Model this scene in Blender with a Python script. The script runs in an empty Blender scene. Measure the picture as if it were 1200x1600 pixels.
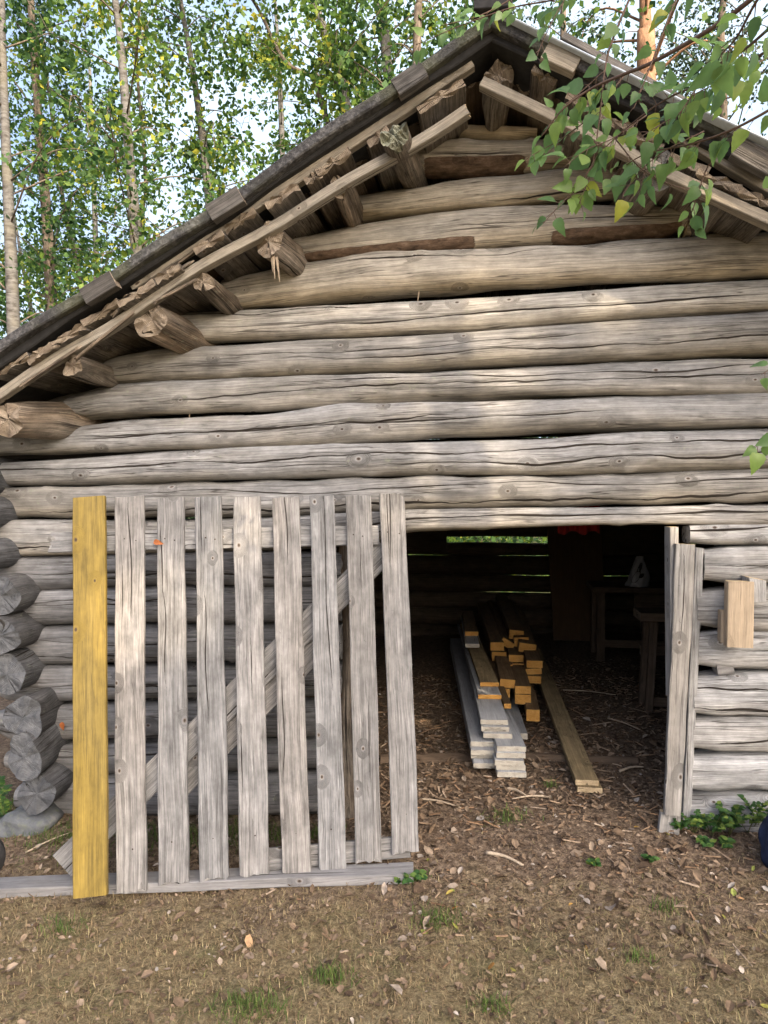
import bpy, math, random
import numpy as np
rng = np.random.default_rng(7); random.seed(7)
SC = bpy.context.scene; COL = SC.collection
PI = math.pi
# ------------------------------------------------------------------ camera model
D, H, F = 3.3, 1.5, 1100.
YAW = math.atan(170/1100); PIT = math.atan(-20/1100)
fw = np.array([-math.sin(YAW)*math.cos(PIT), math.cos(YAW)*math.cos(PIT), math.sin(PIT)])
rt = np.array([math.cos(YAW), math.sin(YAW), 0.]); up = np.cross(rt, fw); CAM = np.array([0., -D, H])
def ray(x, y): return fw + rt*(x-600)/F - up*(y-800)/F
def P(x, y, Y):                      # point of the picture on the upright plane at depth Y
    d = ray(x, y); return CAM + d*((Y+D)/d[1])
def ground_z(x, y):
    x = np.asarray(x, float); y = np.asarray(y, float)
    t = np.clip(-y/.8, 0, 1); t = t*t*(3-2*t)
    return .02 + .045*np.clip(x, -4, 4) - .10*t + .012*np.sin(2.1*x+1)*np.cos(1.7*y) + .006*np.sin(5.3*x+2*y)
def G(x, y, dz=0.):
    d = ray(x, y); z = 0.
    for _ in range(12):
        p = CAM + d*((z-H)/d[2]); z = float(ground_z(p[0], p[1])) + dz
    return CAM + d*((z-H)/d[2])
def on_plane(x, y, o, n):
    d = ray(x, y); return CAM + d*(np.dot(o-CAM, n)/np.dot(d, n))
def V3(*a): return np.array(a, float)
def unit(v): v = np.asarray(v, float); return v/np.linalg.norm(v)
# ------------------------------------------------------------------ node helpers
class NT:
    def __init__(s, name):
        s.m = bpy.data.materials.new(name); s.m.use_nodes = True; s.t = s.m.node_tree; s.t.nodes.clear()
    def n(s, typ, **k):
        nd = s.t.nodes.new(typ)
        for a, b in k.items(): setattr(nd, a, b)
        return nd
    def put(s, sock, v):
        if v is None: return
        if hasattr(v, 'is_output'): s.t.links.new(v, sock)
        else: sock.default_value = v
    def math(s, op, a, b=None, c=None, clamp=False):
        nd = s.n('ShaderNodeMath', operation=op, use_clamp=clamp)
        for i, v in enumerate((a, b, c)): s.put(nd.inputs[i], v)
        return nd.outputs[0]
    def mp(s, v, a, b, c=0., d=1., smooth=False):
        nd = s.n('ShaderNodeMapRange', interpolation_type='SMOOTHSTEP' if smooth else 'LINEAR')
        for i, q in enumerate((v, a, b, c, d)): s.put(nd.inputs[i], q)
        return nd.outputs[0]
    def mix(s, f, a, b, mode='MIX'):
        nd = s.n('ShaderNodeMix', data_type='RGBA', blend_type=mode)
        s.put(nd.inputs[0], f); s.put(nd.inputs[6], a); s.put(nd.inputs[7], b); return nd.outputs[2]
    def vec(s, x, y, z=0.):
        nd = s.n('ShaderNodeCombineXYZ')
        for i, q in enumerate((x, y, z)): s.put(nd.inputs[i], q)
        return nd.outputs[0]
    def noise(s, v, scale=1., detail=2., rough=.5, dims='3D'):
        nd = s.n('ShaderNodeTexNoise', noise_dimensions=dims)
        s.put(nd.inputs['Vector'], v); nd.inputs['Scale'].default_value = scale
        nd.inputs['Detail'].default_value = detail; nd.inputs['Roughness'].default_value = rough
        return nd.outputs[0]
    def attr(s, name): return s.n('ShaderNodeAttribute', attribute_name=name).outputs['Fac']
    def ramp(s, f, stops):
        nd = s.n('ShaderNodeValToRGB'); cr = nd.color_ramp
        while len(cr.elements) < len(stops): cr.elements.new(.5)
        for e, (p, c) in zip(cr.elements, stops): e.position = p; e.color = (*c, 1)
        s.put(nd.inputs[0], f); return nd.outputs[0]
    def bump(s, h, dist, strength=1.):
        nd = s.n('ShaderNodeBump'); nd.inputs['Distance'].default_value = dist
        nd.inputs['Strength'].default_value = strength; s.put(nd.inputs['Height'], h); return nd.outputs[0]
    def out(s, col, rough=.9, normal=None, spec=.25, trans=0.):
        b = s.n('ShaderNodeBsdfPrincipled'); s.put(b.inputs['Base Color'], col); s.put(b.inputs['Roughness'], rough)
        b.inputs['Specular IOR Level'].default_value = spec
        if normal is not None: s.put(b.inputs['Normal'], normal)
        sh = b.outputs[0]
        if trans:
            t = s.n('ShaderNodeBsdfTranslucent'); s.put(t.inputs[0], col)
            mx = s.n('ShaderNodeMixShader'); mx.inputs[0].default_value = trans
            s.t.links.new(sh, mx.inputs[1]); s.t.links.new(t.outputs[0], mx.inputs[2]); sh = mx.outputs[0]
        o = s.n('ShaderNodeOutputMaterial'); s.t.links.new(sh, o.inputs[0]); return s.m
def rgb(c): return (*c, 1.)

def wood(name, grey, tan, con=1., checks=1., tanvar=.6, knots=.70, lichen=0., rough=.85, bump=.004):
    s = NT(name); grey = tuple(.76*x for x in grey); tan = tuple(.76*x for x in tan)
    uv = s.n('ShaderNodeUVMap', uv_map='UVMap').outputs[0]
    sep = s.n('ShaderNodeSeparateXYZ'); s.put(sep.inputs[0], uv)
    rnd = s.n('ShaderNodeObjectInfo').outputs['Random']
    u = s.math('ADD', sep.outputs[0], s.math('MULTIPLY', rnd, 37.)); v = s.math('ADD', sep.outputs[1], s.math('MULTIPLY', rnd, 13.))
    def st(a, b, w=None): return s.vec(s.math('MULTIPLY', u, a), s.math('MULTIPLY', v if w is None else w, b))
    warp = s.math('MULTIPLY', s.math('SUBTRACT', s.noise(st(1.3, 4), detail=1), .5), .035)
    warp = s.math('ADD', warp, s.math('MULTIPLY', s.math('SUBTRACT', s.noise(st(7, 20), detail=1), .5), .008))
    v2 = s.math('ADD', v, warp)
    vo = s.n('ShaderNodeTexVoronoi', voronoi_dimensions='2D'); s.put(vo.inputs['Vector'], st(5, 7)); vo.inputs['Scale'].default_value = 1
    sc_ = s.n('ShaderNodeSeparateColor'); s.put(sc_.inputs[0], vo.outputs['Color'])
    on = s.math('GREATER_THAN', sc_.outputs[0], knots)
    d = s.math('DIVIDE', vo.outputs['Distance'], s.mp(sc_.outputs[1], 0, 1, .55, 1.5))
    km = s.math('MULTIPLY', on, s.mp(d, .22, .05, 0, 1, True))
    gm = s.n('ShaderNodeMix', data_type='FLOAT'); s.put(gm.inputs[0], km); s.put(gm.inputs[2], v2); s.put(gm.inputs[3], s.math('MULTIPLY', d, .18)); gc = gm.outputs[0]
    fine = s.noise(st(6, 420, gc), detail=4, rough=.65)
    med = s.noise(st(1.1, 70, gc), detail=3, rough=.6)
    big = s.noise(st(1.4, 7), detail=3)
    blot = s.noise(st(9, 16), detail=4, rough=.65)
    fac = s.math('MULTIPLY', s.mp(med, .28, .72, 1-.34*con, 1+.22*con), s.mp(fine, .3, .7, 1-.46*con, 1+.36*con))
    fac = s.math('MULTIPLY', fac, s.mp(blot, .3, .7, 1-.30*con, 1+.24*con))
    fac = s.math('MULTIPLY', fac, s.mp(s.math('FRACT', s.math('MULTIPLY', rnd, 17.3)), 0, 1, .82, 1.14))
    tm = s.math('ADD', s.math('ADD', s.attr('tan'), s.mp(rnd, 0, 1, -.15, .2)), s.math('MULTIPLY', s.math('SUBTRACT', big, .47), tanvar*2), clamp=True)
    col = s.mix(tm, rgb(grey), rgb(tan))
    stn = s.mp(s.noise(st(2.6, 8), detail=5, rough=.65), .50, .70, 0, .5*con, True)
    col = s.mix(stn, col, rgb(tuple(x*.5 for x in grey)))
    if lichen:
        lm = s.math('MULTIPLY', s.mp(s.noise(st(26, 30), detail=4, rough=.7), .56, .68, 0, 1, True), s.mp(big, .5, .6, 0, lichen))
        col = s.mix(lm, col, rgb((.30, .33, .25)))
    cv = s.vec(fac, fac, fac)
    col = s.mix(1., col, cv, 'MULTIPLY')
    col = s.mix(s.math('MULTIPLY', on, s.mp(d, .085, .045, 0, .4, True)), col, rgb(tuple(min(.8, x*1.35) for x in grey)))
    col = s.mix(s.math('MULTIPLY', on, s.mp(d, .045, .032, 0, .55, True)), col, rgb((.13, .085, .05)))
    col = s.mix(s.math('MULTIPLY', on, s.mp(d, .034, .018, 0, .85, True)), col, rgb((.03, .02, .014)))
    c = s.math('ABSOLUTE', s.math('SUBTRACT', s.noise(st(.7, 30, gc), detail=1.5, rough=.4), .5))
    gate = s.mp(s.noise(st(1.1, 11), detail=1), .50, .62, 0, 1, True)
    c2 = s.math('ABSOLUTE', s.math('SUBTRACT', s.noise(st(2.2, 75, gc), detail=1., rough=.4), .5))
    gate2 = s.mp(s.noise(st(2.3, 14), detail=2), .44, .60, 0, .85, True)
    ck = s.math('MAXIMUM', s.math('MULTIPLY', s.mp(c, .013, .002, 0, 1, True), gate), s.math('MULTIPLY', s.mp(c2, .024, .004, 0, 1, True), gate2))
    ck = s.math('MULTIPLY', ck, .75*checks)
    k = s.math('ABSOLUTE', s.math('SUBTRACT', s.attr('crk'), 100.)); k = s.mp(k, 1.25, .5, 0, 1, True)
    k2 = s.math('ABSOLUTE', s.math('SUBTRACT', s.attr('crk2'), 100.)); k2 = s.mp(k2, 1.25, .5, 0, 1, True)
    k = s.math('MAXIMUM', k, k2)
    col = s.mix(s.math('MAXIMUM', ck, k), col, rgb((.022, .018, .015)))
    bn = s.noise(st(14, 30), detail=5, rough=.7)
    bk = s.mp(s.math('ADD', s.attr('bark'), s.math('MULTIPLY', s.math('SUBTRACT', bn, .5), .7)), .46, .54, 0, 1, True)
    col = s.mix(bk, col, s.ramp(bn, [(.3, (.03, .02, .013)), (.55, (.12, .08, .055)), (.75, (.22, .17, .13))]))
    hgt = s.math('ADD', s.math('MULTIPLY', fine, .45), s.math('MULTIPLY', med, .8))
    hgt = s.math('SUBTRACT', hgt, s.math('ADD', s.math('MULTIPLY', ck, .8), s.math('MULTIPLY', k, 1.5)))
    hgt = s.math('ADD', hgt, s.math('MULTIPLY', bk, s.math('MULTIPLY', bn, 3.)))
    return s.out(col, rough, s.bump(hgt, bump))

def endgrain(name, c1, c2, crack=1.):
    s = NT(name)
    uv = s.n('ShaderNodeUVMap', uv_map='UVMap').outputs[0]
    rnd = s.n('ShaderNodeObjectInfo').outputs['Random']
    ad = s.n('ShaderNodeVectorMath', operation='ADD'); s.put(ad.inputs[0], uv); s.put(ad.inputs[1], s.vec(s.math('MULTIPLY', rnd, 9.), rnd))
    ln = s.n('ShaderNodeVectorMath', operation='LENGTH'); s.put(ln.inputs[0], uv)
    nz = s.noise(ad.outputs[0], 22, 4, .65)
    r = s.math('ADD', ln.outputs['Value'], s.math('MULTIPLY', nz, .012))
    ring = s.math('SINE', s.math('MULTIPLY', r, 900.))
    sp = s.n('ShaderNodeSeparateXYZ'); s.put(sp.inputs[0], uv)
    ang = s.math('ARCTAN2', sp.outputs[1], sp.outputs[0])
    cr = s.noise(s.vec(s.math('MULTIPLY', s.math('SINE', ang), 1.5), s.math('MULTIPLY', rnd, 50.), s.math('MULTIPLY', r, 3.)), 1.1, 1)
    crk = s.math('MULTIPLY', s.mp(s.math('ABSOLUTE', s.math('SUBTRACT', cr, .5)), .014, .004, 0, crack, True), s.mp(s.noise(ad.outputs[0], 9, 1), .48, .56, 0, 1, True))
    col = s.mix(s.mp(nz, .3, .7), rgb(c1), rgb(c2))
    col = s.mix(s.mp(ring, -1, 1, 0, .22), col, rgb(tuple(x*.45 for x in c1)))
    col = s.mix(crk, col, rgb((.02, .016, .012)))
    h = s.math('SUBTRACT', s.math('ADD', s.math('MULTIPLY', nz, 2.), s.math('MULTIPLY', ring, .12)), s.math('MULTIPLY', crk, 2.))
    return s.out(col, .95, s.bump(h, .006))

def tintmat(name, stops, trans=0., rough=.7, var=.3, spec=.3):
    s = NT(name)
    t = s.attr('tint')
    col = s.ramp(t, stops)
    nz = s.noise(s.n('ShaderNodeTexCoord').outputs['Object'], 60, 2)
    f = s.mp(nz, .3, .7, 1-var, 1+var); col = s.mix(1., col, s.vec(f, f, f), 'MULTIPLY')
    return s.out(col, rough, None, spec, trans)

def plain(name, c, rough=.6, var=.2, scale=30, bump=.002, spec=.3):
    s = NT(name); nz = s.noise(s.n('ShaderNodeTexCoord').outputs['Object'], scale, 4, .6)
    f = s.mp(nz, .3, .7, 1-var, 1+var)
    return s.out(s.mix(1., rgb(c), s.vec(f, f, f), 'MULTIPLY'), rough, s.bump(nz, bump), spec)

GREY = (.34, .345, .355); TAN = (.40, .35, .265)
m_log = wood('weathered_log', GREY, TAN, 1., 1., .45, lichen=.5)
m_loghigh = wood('sheltered_log_shade_lift', (.47, .465, .45), (.55, .47, .35), 1., 1., .45, lichen=.3)  # paler sheltered wood, brightened further to lift the shade under the eave
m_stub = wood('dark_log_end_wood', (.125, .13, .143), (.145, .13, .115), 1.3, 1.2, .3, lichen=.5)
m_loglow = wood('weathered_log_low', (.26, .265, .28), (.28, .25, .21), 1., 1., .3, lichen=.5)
m_logright = wood('weathered_log_right', (.43, .44, .455), (.43, .395, .34), 1.1, 1.2, .4)
m_purlin = wood('rotten_wood', (.25, .225, .195), (.28, .19, .115), 1.5, 1.3, .8, lichen=.6)
m_edge = wood('edge_block_wood', (.13, .125, .12), (.15, .12, .09), 1.3, 1., .5)
m_batten = wood('batten_wood', (.36, .33, .28), (.40, .32, .22), .9, .6, .5)
m_roofbd = wood('roof_board_wood', (.20, .185, .17), (.22, .17, .12), 1.4, 1.2, .8, lichen=.3)
m_picket = wood('picket_wood', (.285, .29, .30), (.30, .265, .23), 1.15, .55, .3)
m_base = wood('pale_plank_wood', (.32, .32, .33), (.36, .31, .27), .55, .5, .3)
m_yellow = wood('yellow_plank', (.255, .182, .040), (.22, .175, .072), .9, .35, .8, knots=.72, rough=.55, bump=.0015)
m_jamb = wood('jamb_wood', (.43, .43, .43), (.42, .36, .28), .8, .7, .5)
m_fresh = wood('fresh_wood', (.42, .34, .25), (.42, .32, .22), .5, .4, .4)
m_whitebd = wood('white_painted_wood', (.52, .55, .60), (.50, .50, .49), .35, .5, .2, knots=.9)
m_beam = wood('sawn_timber', (.24, .16, .09), (.30, .19, .10), .8, .5, .5)
m_plank = wood('pine_plank', (.36, .28, .16), (.40, .29, .15), .8, .7, .5)
m_dark = wood('dark_interior_eave_shade_wood', (.13, .10, .075), (.17, .115, .07), .9, .8, .5)
m_bench = wood('bench_wood', (.15, .11, .08), (.17, .12, .08), .8, .6, .5)
m_chipboard = wood('brown_panel', (.13, .08, .045), (.15, .09, .05), .4, .1, .5, knots=.95)
e_grey = endgrain('grey_end_grain', (.20, .20, .205), (.33, .325, .315), .8)
e_dark = endgrain('dark_end_grain', (.06, .066, .077), (.14, .147, .16), .8)
e_brown = endgrain('brown_end_grain', (.14, .11, .085), (.32, .27, .21))
e_lichen = endgrain('lichen_end_grain', (.11, .11, .085), (.34, .36, .28), .7)
e_orange = endgrain('sawn_end_grain', (.50, .25, .06), (.62, .36, .11), .2)
e_white = endgrain('painted_board_end', (.36, .34, .30), (.47, .45, .40), .5)
e_tan = endgrain('tan_end_grain', (.40, .31, .19), (.52, .42, .28), .6)
def roofmat():
    s = NT('roofing_felt'); co = s.n('ShaderNodeTexCoord').outputs['Object']
    n = s.noise(co, 14, 5, .7); n2 = s.noise(co, 3, 3)
    n4 = s.noise(co, 70, 4, .7); n = s.math('ADD', s.math('MULTIPLY', n, .55), s.math('MULTIPLY', n4, .45))
    col = s.ramp(n, [(.36, (.018, .018, .02)), (.5, (.05, .05, .053)), (.64, (.15, .15, .152))])
    col = s.mix(s.mp(n2, .52, .66, 0, .35, True), col, rgb((.11, .12, .06)))
    return s.out(col, .85, s.bump(n, .02))
m_roof = roofmat()
m_ink0 = plain('rusty_nail', (.035, .025, .02), .6, .3)
m_felt = plain('black_felt_recess_shade', (.02, .02, .021), .8, .4)
m_tin = plain('pale_metal_flashing', (.45, .52, .60), .45, .15)

# ------------------------------------------------------------------ mesh helpers
def link(o, parent=None):
    COL.objects.link(o)
    if parent is not None: o.parent = parent
    return o
def thing(name, label, cat, loc=(0, 0, 0), group=None):
    o = bpy.data.objects.new(name, None); o.empty_display_size = .1; link(o)
    o.location = loc; return tag(o, label, cat, group)
def tag(o, label=None, cat=None, group=None, kind=None):
    if label: o['label'] = label
    if cat: o['category'] = cat
    if group: o['group'] = group
    if kind: o['kind'] = kind
    return o
def mesh_obj(name, V, F, mats, mi=None, uv=None, attrs=None, parent=None, smooth=True, fattr=None, org=None):
    V = np.asarray(V, float)
    if parent is not None: off = world_loc(parent)
    elif org is not None: off = np.asarray(org, float)
    else: off = np.zeros(3)
    me = bpy.data.meshes.new(name)
    F = F.tolist() if isinstance(F, np.ndarray) else F
    me.from_pydata((V-off).tolist(), [], F)
    for m in (mats if isinstance(mats, (list, tuple)) else [mats]): me.materials.append(m)
    if mi is not None: me.polygons.foreach_set('material_index', np.asarray(mi, np.int32))
    if uv is not None:
        l = me.uv_layers.new(name='UVMap'); idx = np.empty(len(me.loops), np.int32); me.loops.foreach_get('vertex_index', idx)
        l.data.foreach_set('uv', np.asarray(uv, np.float32)[idx].ravel())
    for k, a in (attrs or {}).items():
        me.attributes.new(k, 'FLOAT', 'POINT').data.foreach_set('value', np.asarray(a, np.float32))
    for k, a in (fattr or {}).items():
        me.attributes.new(k, 'FLOAT', 'FACE').data.foreach_set('value', np.asarray(a, np.float32))
    if smooth: me.polygons.foreach_set('use_smooth', np.ones(len(me.polygons), bool))
    o = bpy.data.objects.new(name, me); link(o, parent)
    if parent is None: o.location = off
    return o
def world_loc(o):
    l = np.array(o.location); 
    while o.parent is not None: o = o.parent; l = l + np.array(o.location)
    return l
def grid_faces(n, m, base=0):
    i, j = np.meshgrid(np.arange(n-1), np.arange(m-1), indexing='ij')
    a = base+i*m+j
    return np.stack([a, a+1, a+m+1, a+m], -1).reshape(-1, 4)
def loft(name, R, u, v, mats, parent=None, attrs=None, caps=True, smooth=True, capuv=None, org=None, flip=False, er=0., eseed=0):
    """R (n,m,3) rings whose last column repeats the first; caps use material slot 1"""
    n, m = R.shape[:2]; V = R.reshape(-1, 3); UV = np.stack([np.broadcast_to(u[:, None], (n, m)), v], -1).reshape(-1, 2)
    Fs = grid_faces(n, m); 
    if flip: Fs = Fs[:, ::-1]
    Fl = Fs.tolist(); mi = [0]*len(Fl); A = {k: a.reshape(-1) for k, a in (attrs or {}).items()}
    if caps:
        for end in (0, n-1):
            b = len(V); ring = R[end]; c = ring[:-1].mean(0)
            q = ring - c; ax = unit(R[min(end+1, n-1)].mean(0)-R[max(end-1, 0)].mean(0))
            e1 = unit(np.cross(ax, (0, 0, 1) if abs(ax[2]) < .9 else (1, 0, 0))); e2 = np.cross(ax, e1)
            V = np.vstack([V, ring, c[None]]); UV = np.vstack([UV, np.stack([q@e1, q@e2], -1), [[0, 0]]])
            for k in A: A[k] = np.concatenate([A[k], np.zeros(m+1)])
            if er:
                rr_ = np.random.default_rng(eseed+end); sz = np.linalg.norm(q, axis=1).mean(); k1, k2, k3 = rr_.uniform(2, 5, 3)/sz; f1, f2, f3 = rr_.random(3)*6
                V = V[:b]; UV = UV[:b]; rows = [ring]; uvr = [np.stack([q@e1, q@e2], -1)]
                for A_ in A: A[A_] = A[A_][:b]
                for fr_ in (.93, .78, .6, .4, .2, .02):
                    pq = q*fr_; x_, y_ = pq@e1, pq@e2
                    dz = er*(np.sin(k1*x_+f1+1.5*np.sin(k2*y_))+.7*np.sin(k2*1.7*y_+f2+k3*x_)+.5*np.sin(k3*3*(x_+y_)+f3))*(1-fr_**6) + er*.12*rr_.normal(size=m)*(fr_ > .1)
                    dz[-1] = dz[0]; rows.append(c+pq+ax*dz[:, None]); uvr.append(np.stack([x_, y_], -1))
                V = np.vstack([V]+rows); UV = np.vstack([UV]+uvr)
                for A_ in A: A[A_] = np.concatenate([A[A_], np.zeros(7*m)])
                ff = grid_faces(7, m, b); ff = ff if (end == 0) != flip else ff[:, ::-1]
                ff = ff[:, ::-1].tolist(); Fl += ff; mi += [1 if len(mats) > 1 else 0]*len(ff)
                continue
            for j in range(m-1):
                t = [b+j, b+j+1, b+m]
                if (end == 0) != flip: t = t[::-1]
                Fl.append(t[::-1] if False else t); mi.append(1 if len(mats) > 1 else 0)
    o = mesh_obj(name, V, Fl, mats, mi, UV, A, parent, smooth, org=org)
    if smooth and caps:
        sm = np.ones(len(Fl), bool); sm[len(Fs):] = False; o.data.polygons.foreach_set('use_smooth', sm)
    return o
def wob(x, k, amp, seed, n=5):
    r = np.random.default_rng(seed); y = np.zeros_like(x)
    for i in range(n): y = y + r.normal()*np.sin(x*k*(.5+1.7*r.random())*(1+i*.6)+r.random()*6.28)/(1+i*.5)
    return y*amp/1.6
def ogrid(t, p): return np.sign(t)*np.abs(t)**p
def log(name, path, rad, mats, parent, e1=(0, -1, 0), e2=(0, 0, 1), ds=.022, seg=52, cracks=2, seed=0, rough=.004, taper=(0, 0), tan=0., belly=.35,
        bark=None, jag=0., squash=1., knots=7, crackw=.0026, dens=1.35, ry=None, org=None, er=.003, boxy=0.):
    """a wobbly tapering log swept along path; angle 0 looks along e1"""
    r_ = np.random.default_rng(seed); path = np.asarray(path, float); rad = np.asarray(rad, float)
    e1 = unit(e1); e2 = unit(e2)
    L = np.concatenate([[0], np.cumsum(np.linalg.norm(np.diff(path, axis=0), axis=1))]); n = max(6, int(L[-1]/ds))
    s = np.linspace(0, L[-1], n)
    C = np.stack([np.interp(s, L, path[:, i]) for i in range(3)], -1); Rr = np.interp(s, L, rad)
    k = max(1, int(.06/ds)); ker = np.hanning(2*k+3)[1:-1]; ker /= ker.sum()
    sm = lambda a: np.convolve(np.pad(a, k, mode='edge') if len(ker) == 2*k+1 else a, ker, 'valid')
    if n > 3*k+6:
        C = np.stack([C[:, 0]*0+np.interp(s, L, path[:, 0]), C[:, 1], sm(C[:, 2])], -1) if abs(e2[2]) > .5 else C
        Rr = sm(Rr)
    t = np.linspace(-1, 1, seg+1); a = PI*ogrid(t, dens)
    S, A = np.meshgrid(s, a, indexing='ij'); R = np.repeat(Rr[:, None], seg+1, 1)
    for q in range(7):
        kk = r_.uniform(.8, 4.5)*(1 if q < 4 else 4); mm = r_.integers(0, 4); R = R + rough*r_.normal()*.6*np.sin(kk*S+mm*A+r_.random()*6.28)/(1 if q < 4 else 2)
    for q in range(knots):
        su, ak = r_.uniform(0, L[-1]), r_.normal()*.7; w = r_.uniform(.012, .03)
        d2 = ((S-su)/(w*1.6))**2+((A-ak)*R/w)**2; R = R + r_.uniform(.002, .013)*np.exp(-d2)
    attrs = {'tan': np.clip(tan + belly*np.clip((-A-.1)/.8, 0, 1)*(A < 0)*(A > -2.6), 0, 1)}
    for q in range(2):
        if q < cracks:
            ac = r_.uniform(-.75, .55) if q == 0 else r_.uniform(-.9, .9)
            u0 = r_.uniform(-.2, .45)*L[-1]; u1 = u0 + r_.uniform(.35, .9)*L[-1]
            w = crackw*r_.uniform(.6, 1.5)*np.clip(np.minimum(s-u0, u1-s)/.35, 0, 1)*(1+.5*np.sin(s*9+q))
            w = np.maximum(w, 1e-5)
            cc = ac + wob(s, 2.2, .16, seed*3+q) + wob(s, 17, .025, seed*5+q)
            sd = (A-cc[:, None])*R/w[:, None]; attrs['crk' if q == 0 else 'crk2'] = 100+np.clip(sd, -60, 60)
            dep = np.where(w > 5e-4, 1., 0.)[:, None]
            R = R - .004*dep*np.exp(-(sd/2.2)**2) + .002*dep*np.exp(-((sd-4)/3)**2)
    if bark is not None: attrs['bark'] = bark(C[:, 0][:, None]+0*A, A); R = R + .005*np.clip(attrs['bark']*3-1, 0, 1)*(1+.6*np.sin(S*40+A*9)*np.sin(A*17))
    for end, tp in enumerate(taper):
        if tp:
            dd = s if end == 0 else L[-1]-s; R = R*(1-(tp*np.exp(-(dd/.07)**2))[:, None])
    RY = R if ry is None else np.maximum(R, ry)
    if boxy:
        kb = 1/(np.abs(np.cos(A))**boxy+np.abs(np.sin(A))**boxy)**(1/boxy); R = R*kb; RY = RY*kb
    X = C[:, None, :] + e1*(np.cos(A)*RY*squash)[..., None] + e2*(np.sin(A)*R)[..., None]
    if jag:
        ax = np.cross(e1, e2); ax = unit(C[-1]-C[0])
        jj = jag*(.45*np.sin(a*2+r_.random()*6)+.3*np.sin(a*5+r_.random()*6)+.35*(r_.random(seg+1)-.5)); jj[-1] = jj[0]
        for i in range(3): X[n-1-i] += ax*(jj*(1-.3*i))[:, None]
    return loft(name, X, s, A*R, mats, parent, attrs, org=org, er=er, eseed=seed)
def board(name, p0, p1, wd, width, th, mats, parent=None, ds=.05, nw=7, bev=.003, jag0=0., jag1=0., seed=0, wav=.0015, tan=0., w1=None, bow=0., org=None, skew0=0., skew1=0., cracks=0):
    r_ = np.random.default_rng(seed+991); p0 = np.asarray(p0, float); p1 = np.asarray(p1, float)
    ax = unit(p1-p0); wd = np.asarray(wd, float); wd = unit(wd-ax*np.dot(wd, ax)); td = np.cross(ax, wd); L = np.linalg.norm(p1-p0)
    n = max(4, int(L/ds)+1); s = np.linspace(0, L, n); w1 = width if w1 is None else w1
    h = .5; b = min(bev/width, .2); bt = min(bev/th, .4)
    xs = np.concatenate([[-h+b*.0, -h+b], np.linspace(-h+b, h-b, nw)[1:-1], [h-b]])[1:]
    top = [(x, h) for x in xs]; right = [(h, h-bt), (h, -h+bt)]; bot = [(x, -h) for x in xs[::-1]]; left = [(-h, -h+bt), (-h, h-bt)]
    sec = np.array(top+right+bot+left+[top[0]]); m = len(sec)
    W = np.interp(s, [0, L], [width, w1]); nz = wob(s, 3, wav, seed+1); nz2 = wob(s, 2.5, wav*1.5, seed+2); nz3 = wob(s, 8, wav, seed+5)
    off = bow*np.sin(PI*s/L)
    X = p0 + s[:, None, None]*ax + (sec[None, :, 0]*(W+nz3)[:, None]+nz[:, None])[..., None]*wd + (sec[None, :, 1]*th+(nz2+off)[:, None])[..., None]*td
    for end, jg, sk in ((0, jag0, skew0), (n-1, jag1, skew1)):
        jw = jg*(np.interp(sec[:, 0], np.linspace(-.5, .5, 9), r_.random(9))-.5)*2; X[end] += ax*(jw+sk*sec[:, 0]*width)[:, None]
    per = np.concatenate([[0], np.cumsum(np.linalg.norm(np.diff(sec*[width, th], axis=0), axis=1))])
    A = {'tan': np.full((n, m), float(tan))}
    if cracks:
        for q in range(min(cracks, 2)):
            xc = r_.uniform(-.35, .35)*width; u0 = r_.uniform(-.1, .7)*L; u1 = u0+r_.uniform(.15, .4)*L
            w = np.maximum(.0022*np.clip(np.minimum(s-u0, u1-s)/.15, 0, 1), 1e-5)
            cc = xc+wob(s, 3, .008, seed+q+40); sd = (sec[None, :, 0]*width-cc[:, None])/w[:, None]
            sd = np.where(np.abs(sec[None, :, 1]) > .45, sd, 60); A['crk' if q == 0 else 'crk2'] = 100+np.clip(sd, -60, 60)
    o = loft(name, X, s, np.broadcast_to(per[None], (n, m)), mats, parent, A, org=org, flip=True)
    sharp_edges(o, 40); return o
def sharp_edges(o, deg):
    me = o.data
    try: me.set_sharp_from_angle(angle=math.radians(deg))
    except Exception: pass
def tube(V, F, pts, r0, r1, seg=6):
    pts = np.asarray(pts, float); n = len(pts); b = len(V)
    for i, p in enumerate(pts):
        d = unit(pts[min(i+1, n-1)]-pts[max(i-1, 0)]); e1 = unit(np.cross(d, (0.31, .2, .93))); e2 = np.cross(d, e1); r = r0+(r1-r0)*i/(n-1)
        for k in range(seg): a = 2*PI*k/seg; V.append(p+r*(math.cos(a)*e1+math.sin(a)*e2))
    for i in range(n-1):
        for k in range(seg): F.append([b+i*seg+k, b+i*seg+(k+1) % seg, b+(i+1)*seg+(k+1) % seg, b+(i+1)*seg+k])
    F.append([b+k for k in range(seg)][::-1]); F.append([b+(n-1)*seg+k for k in range(seg)])
def smooth_path(pts, k=6):
    pts = np.asarray(pts, float); t = np.arange(len(pts)); tt = np.linspace(0, len(pts)-1, (len(pts)-1)*k+1); out = []
    P0 = np.vstack([2*pts[0]-pts[1], pts, 2*pts[-1]-pts[-2]])
    for x in tt:
        i = min(int(x), len(pts)-2); f = x-i; a, b, c, d = P0[i:i+4]
        out.append(.5*(2*b+(c-a)*f+(2*a-5*b+4*c-d)*f*f+(3*b-a-3*c+d)*f**3))
    return np.array(out)

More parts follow.
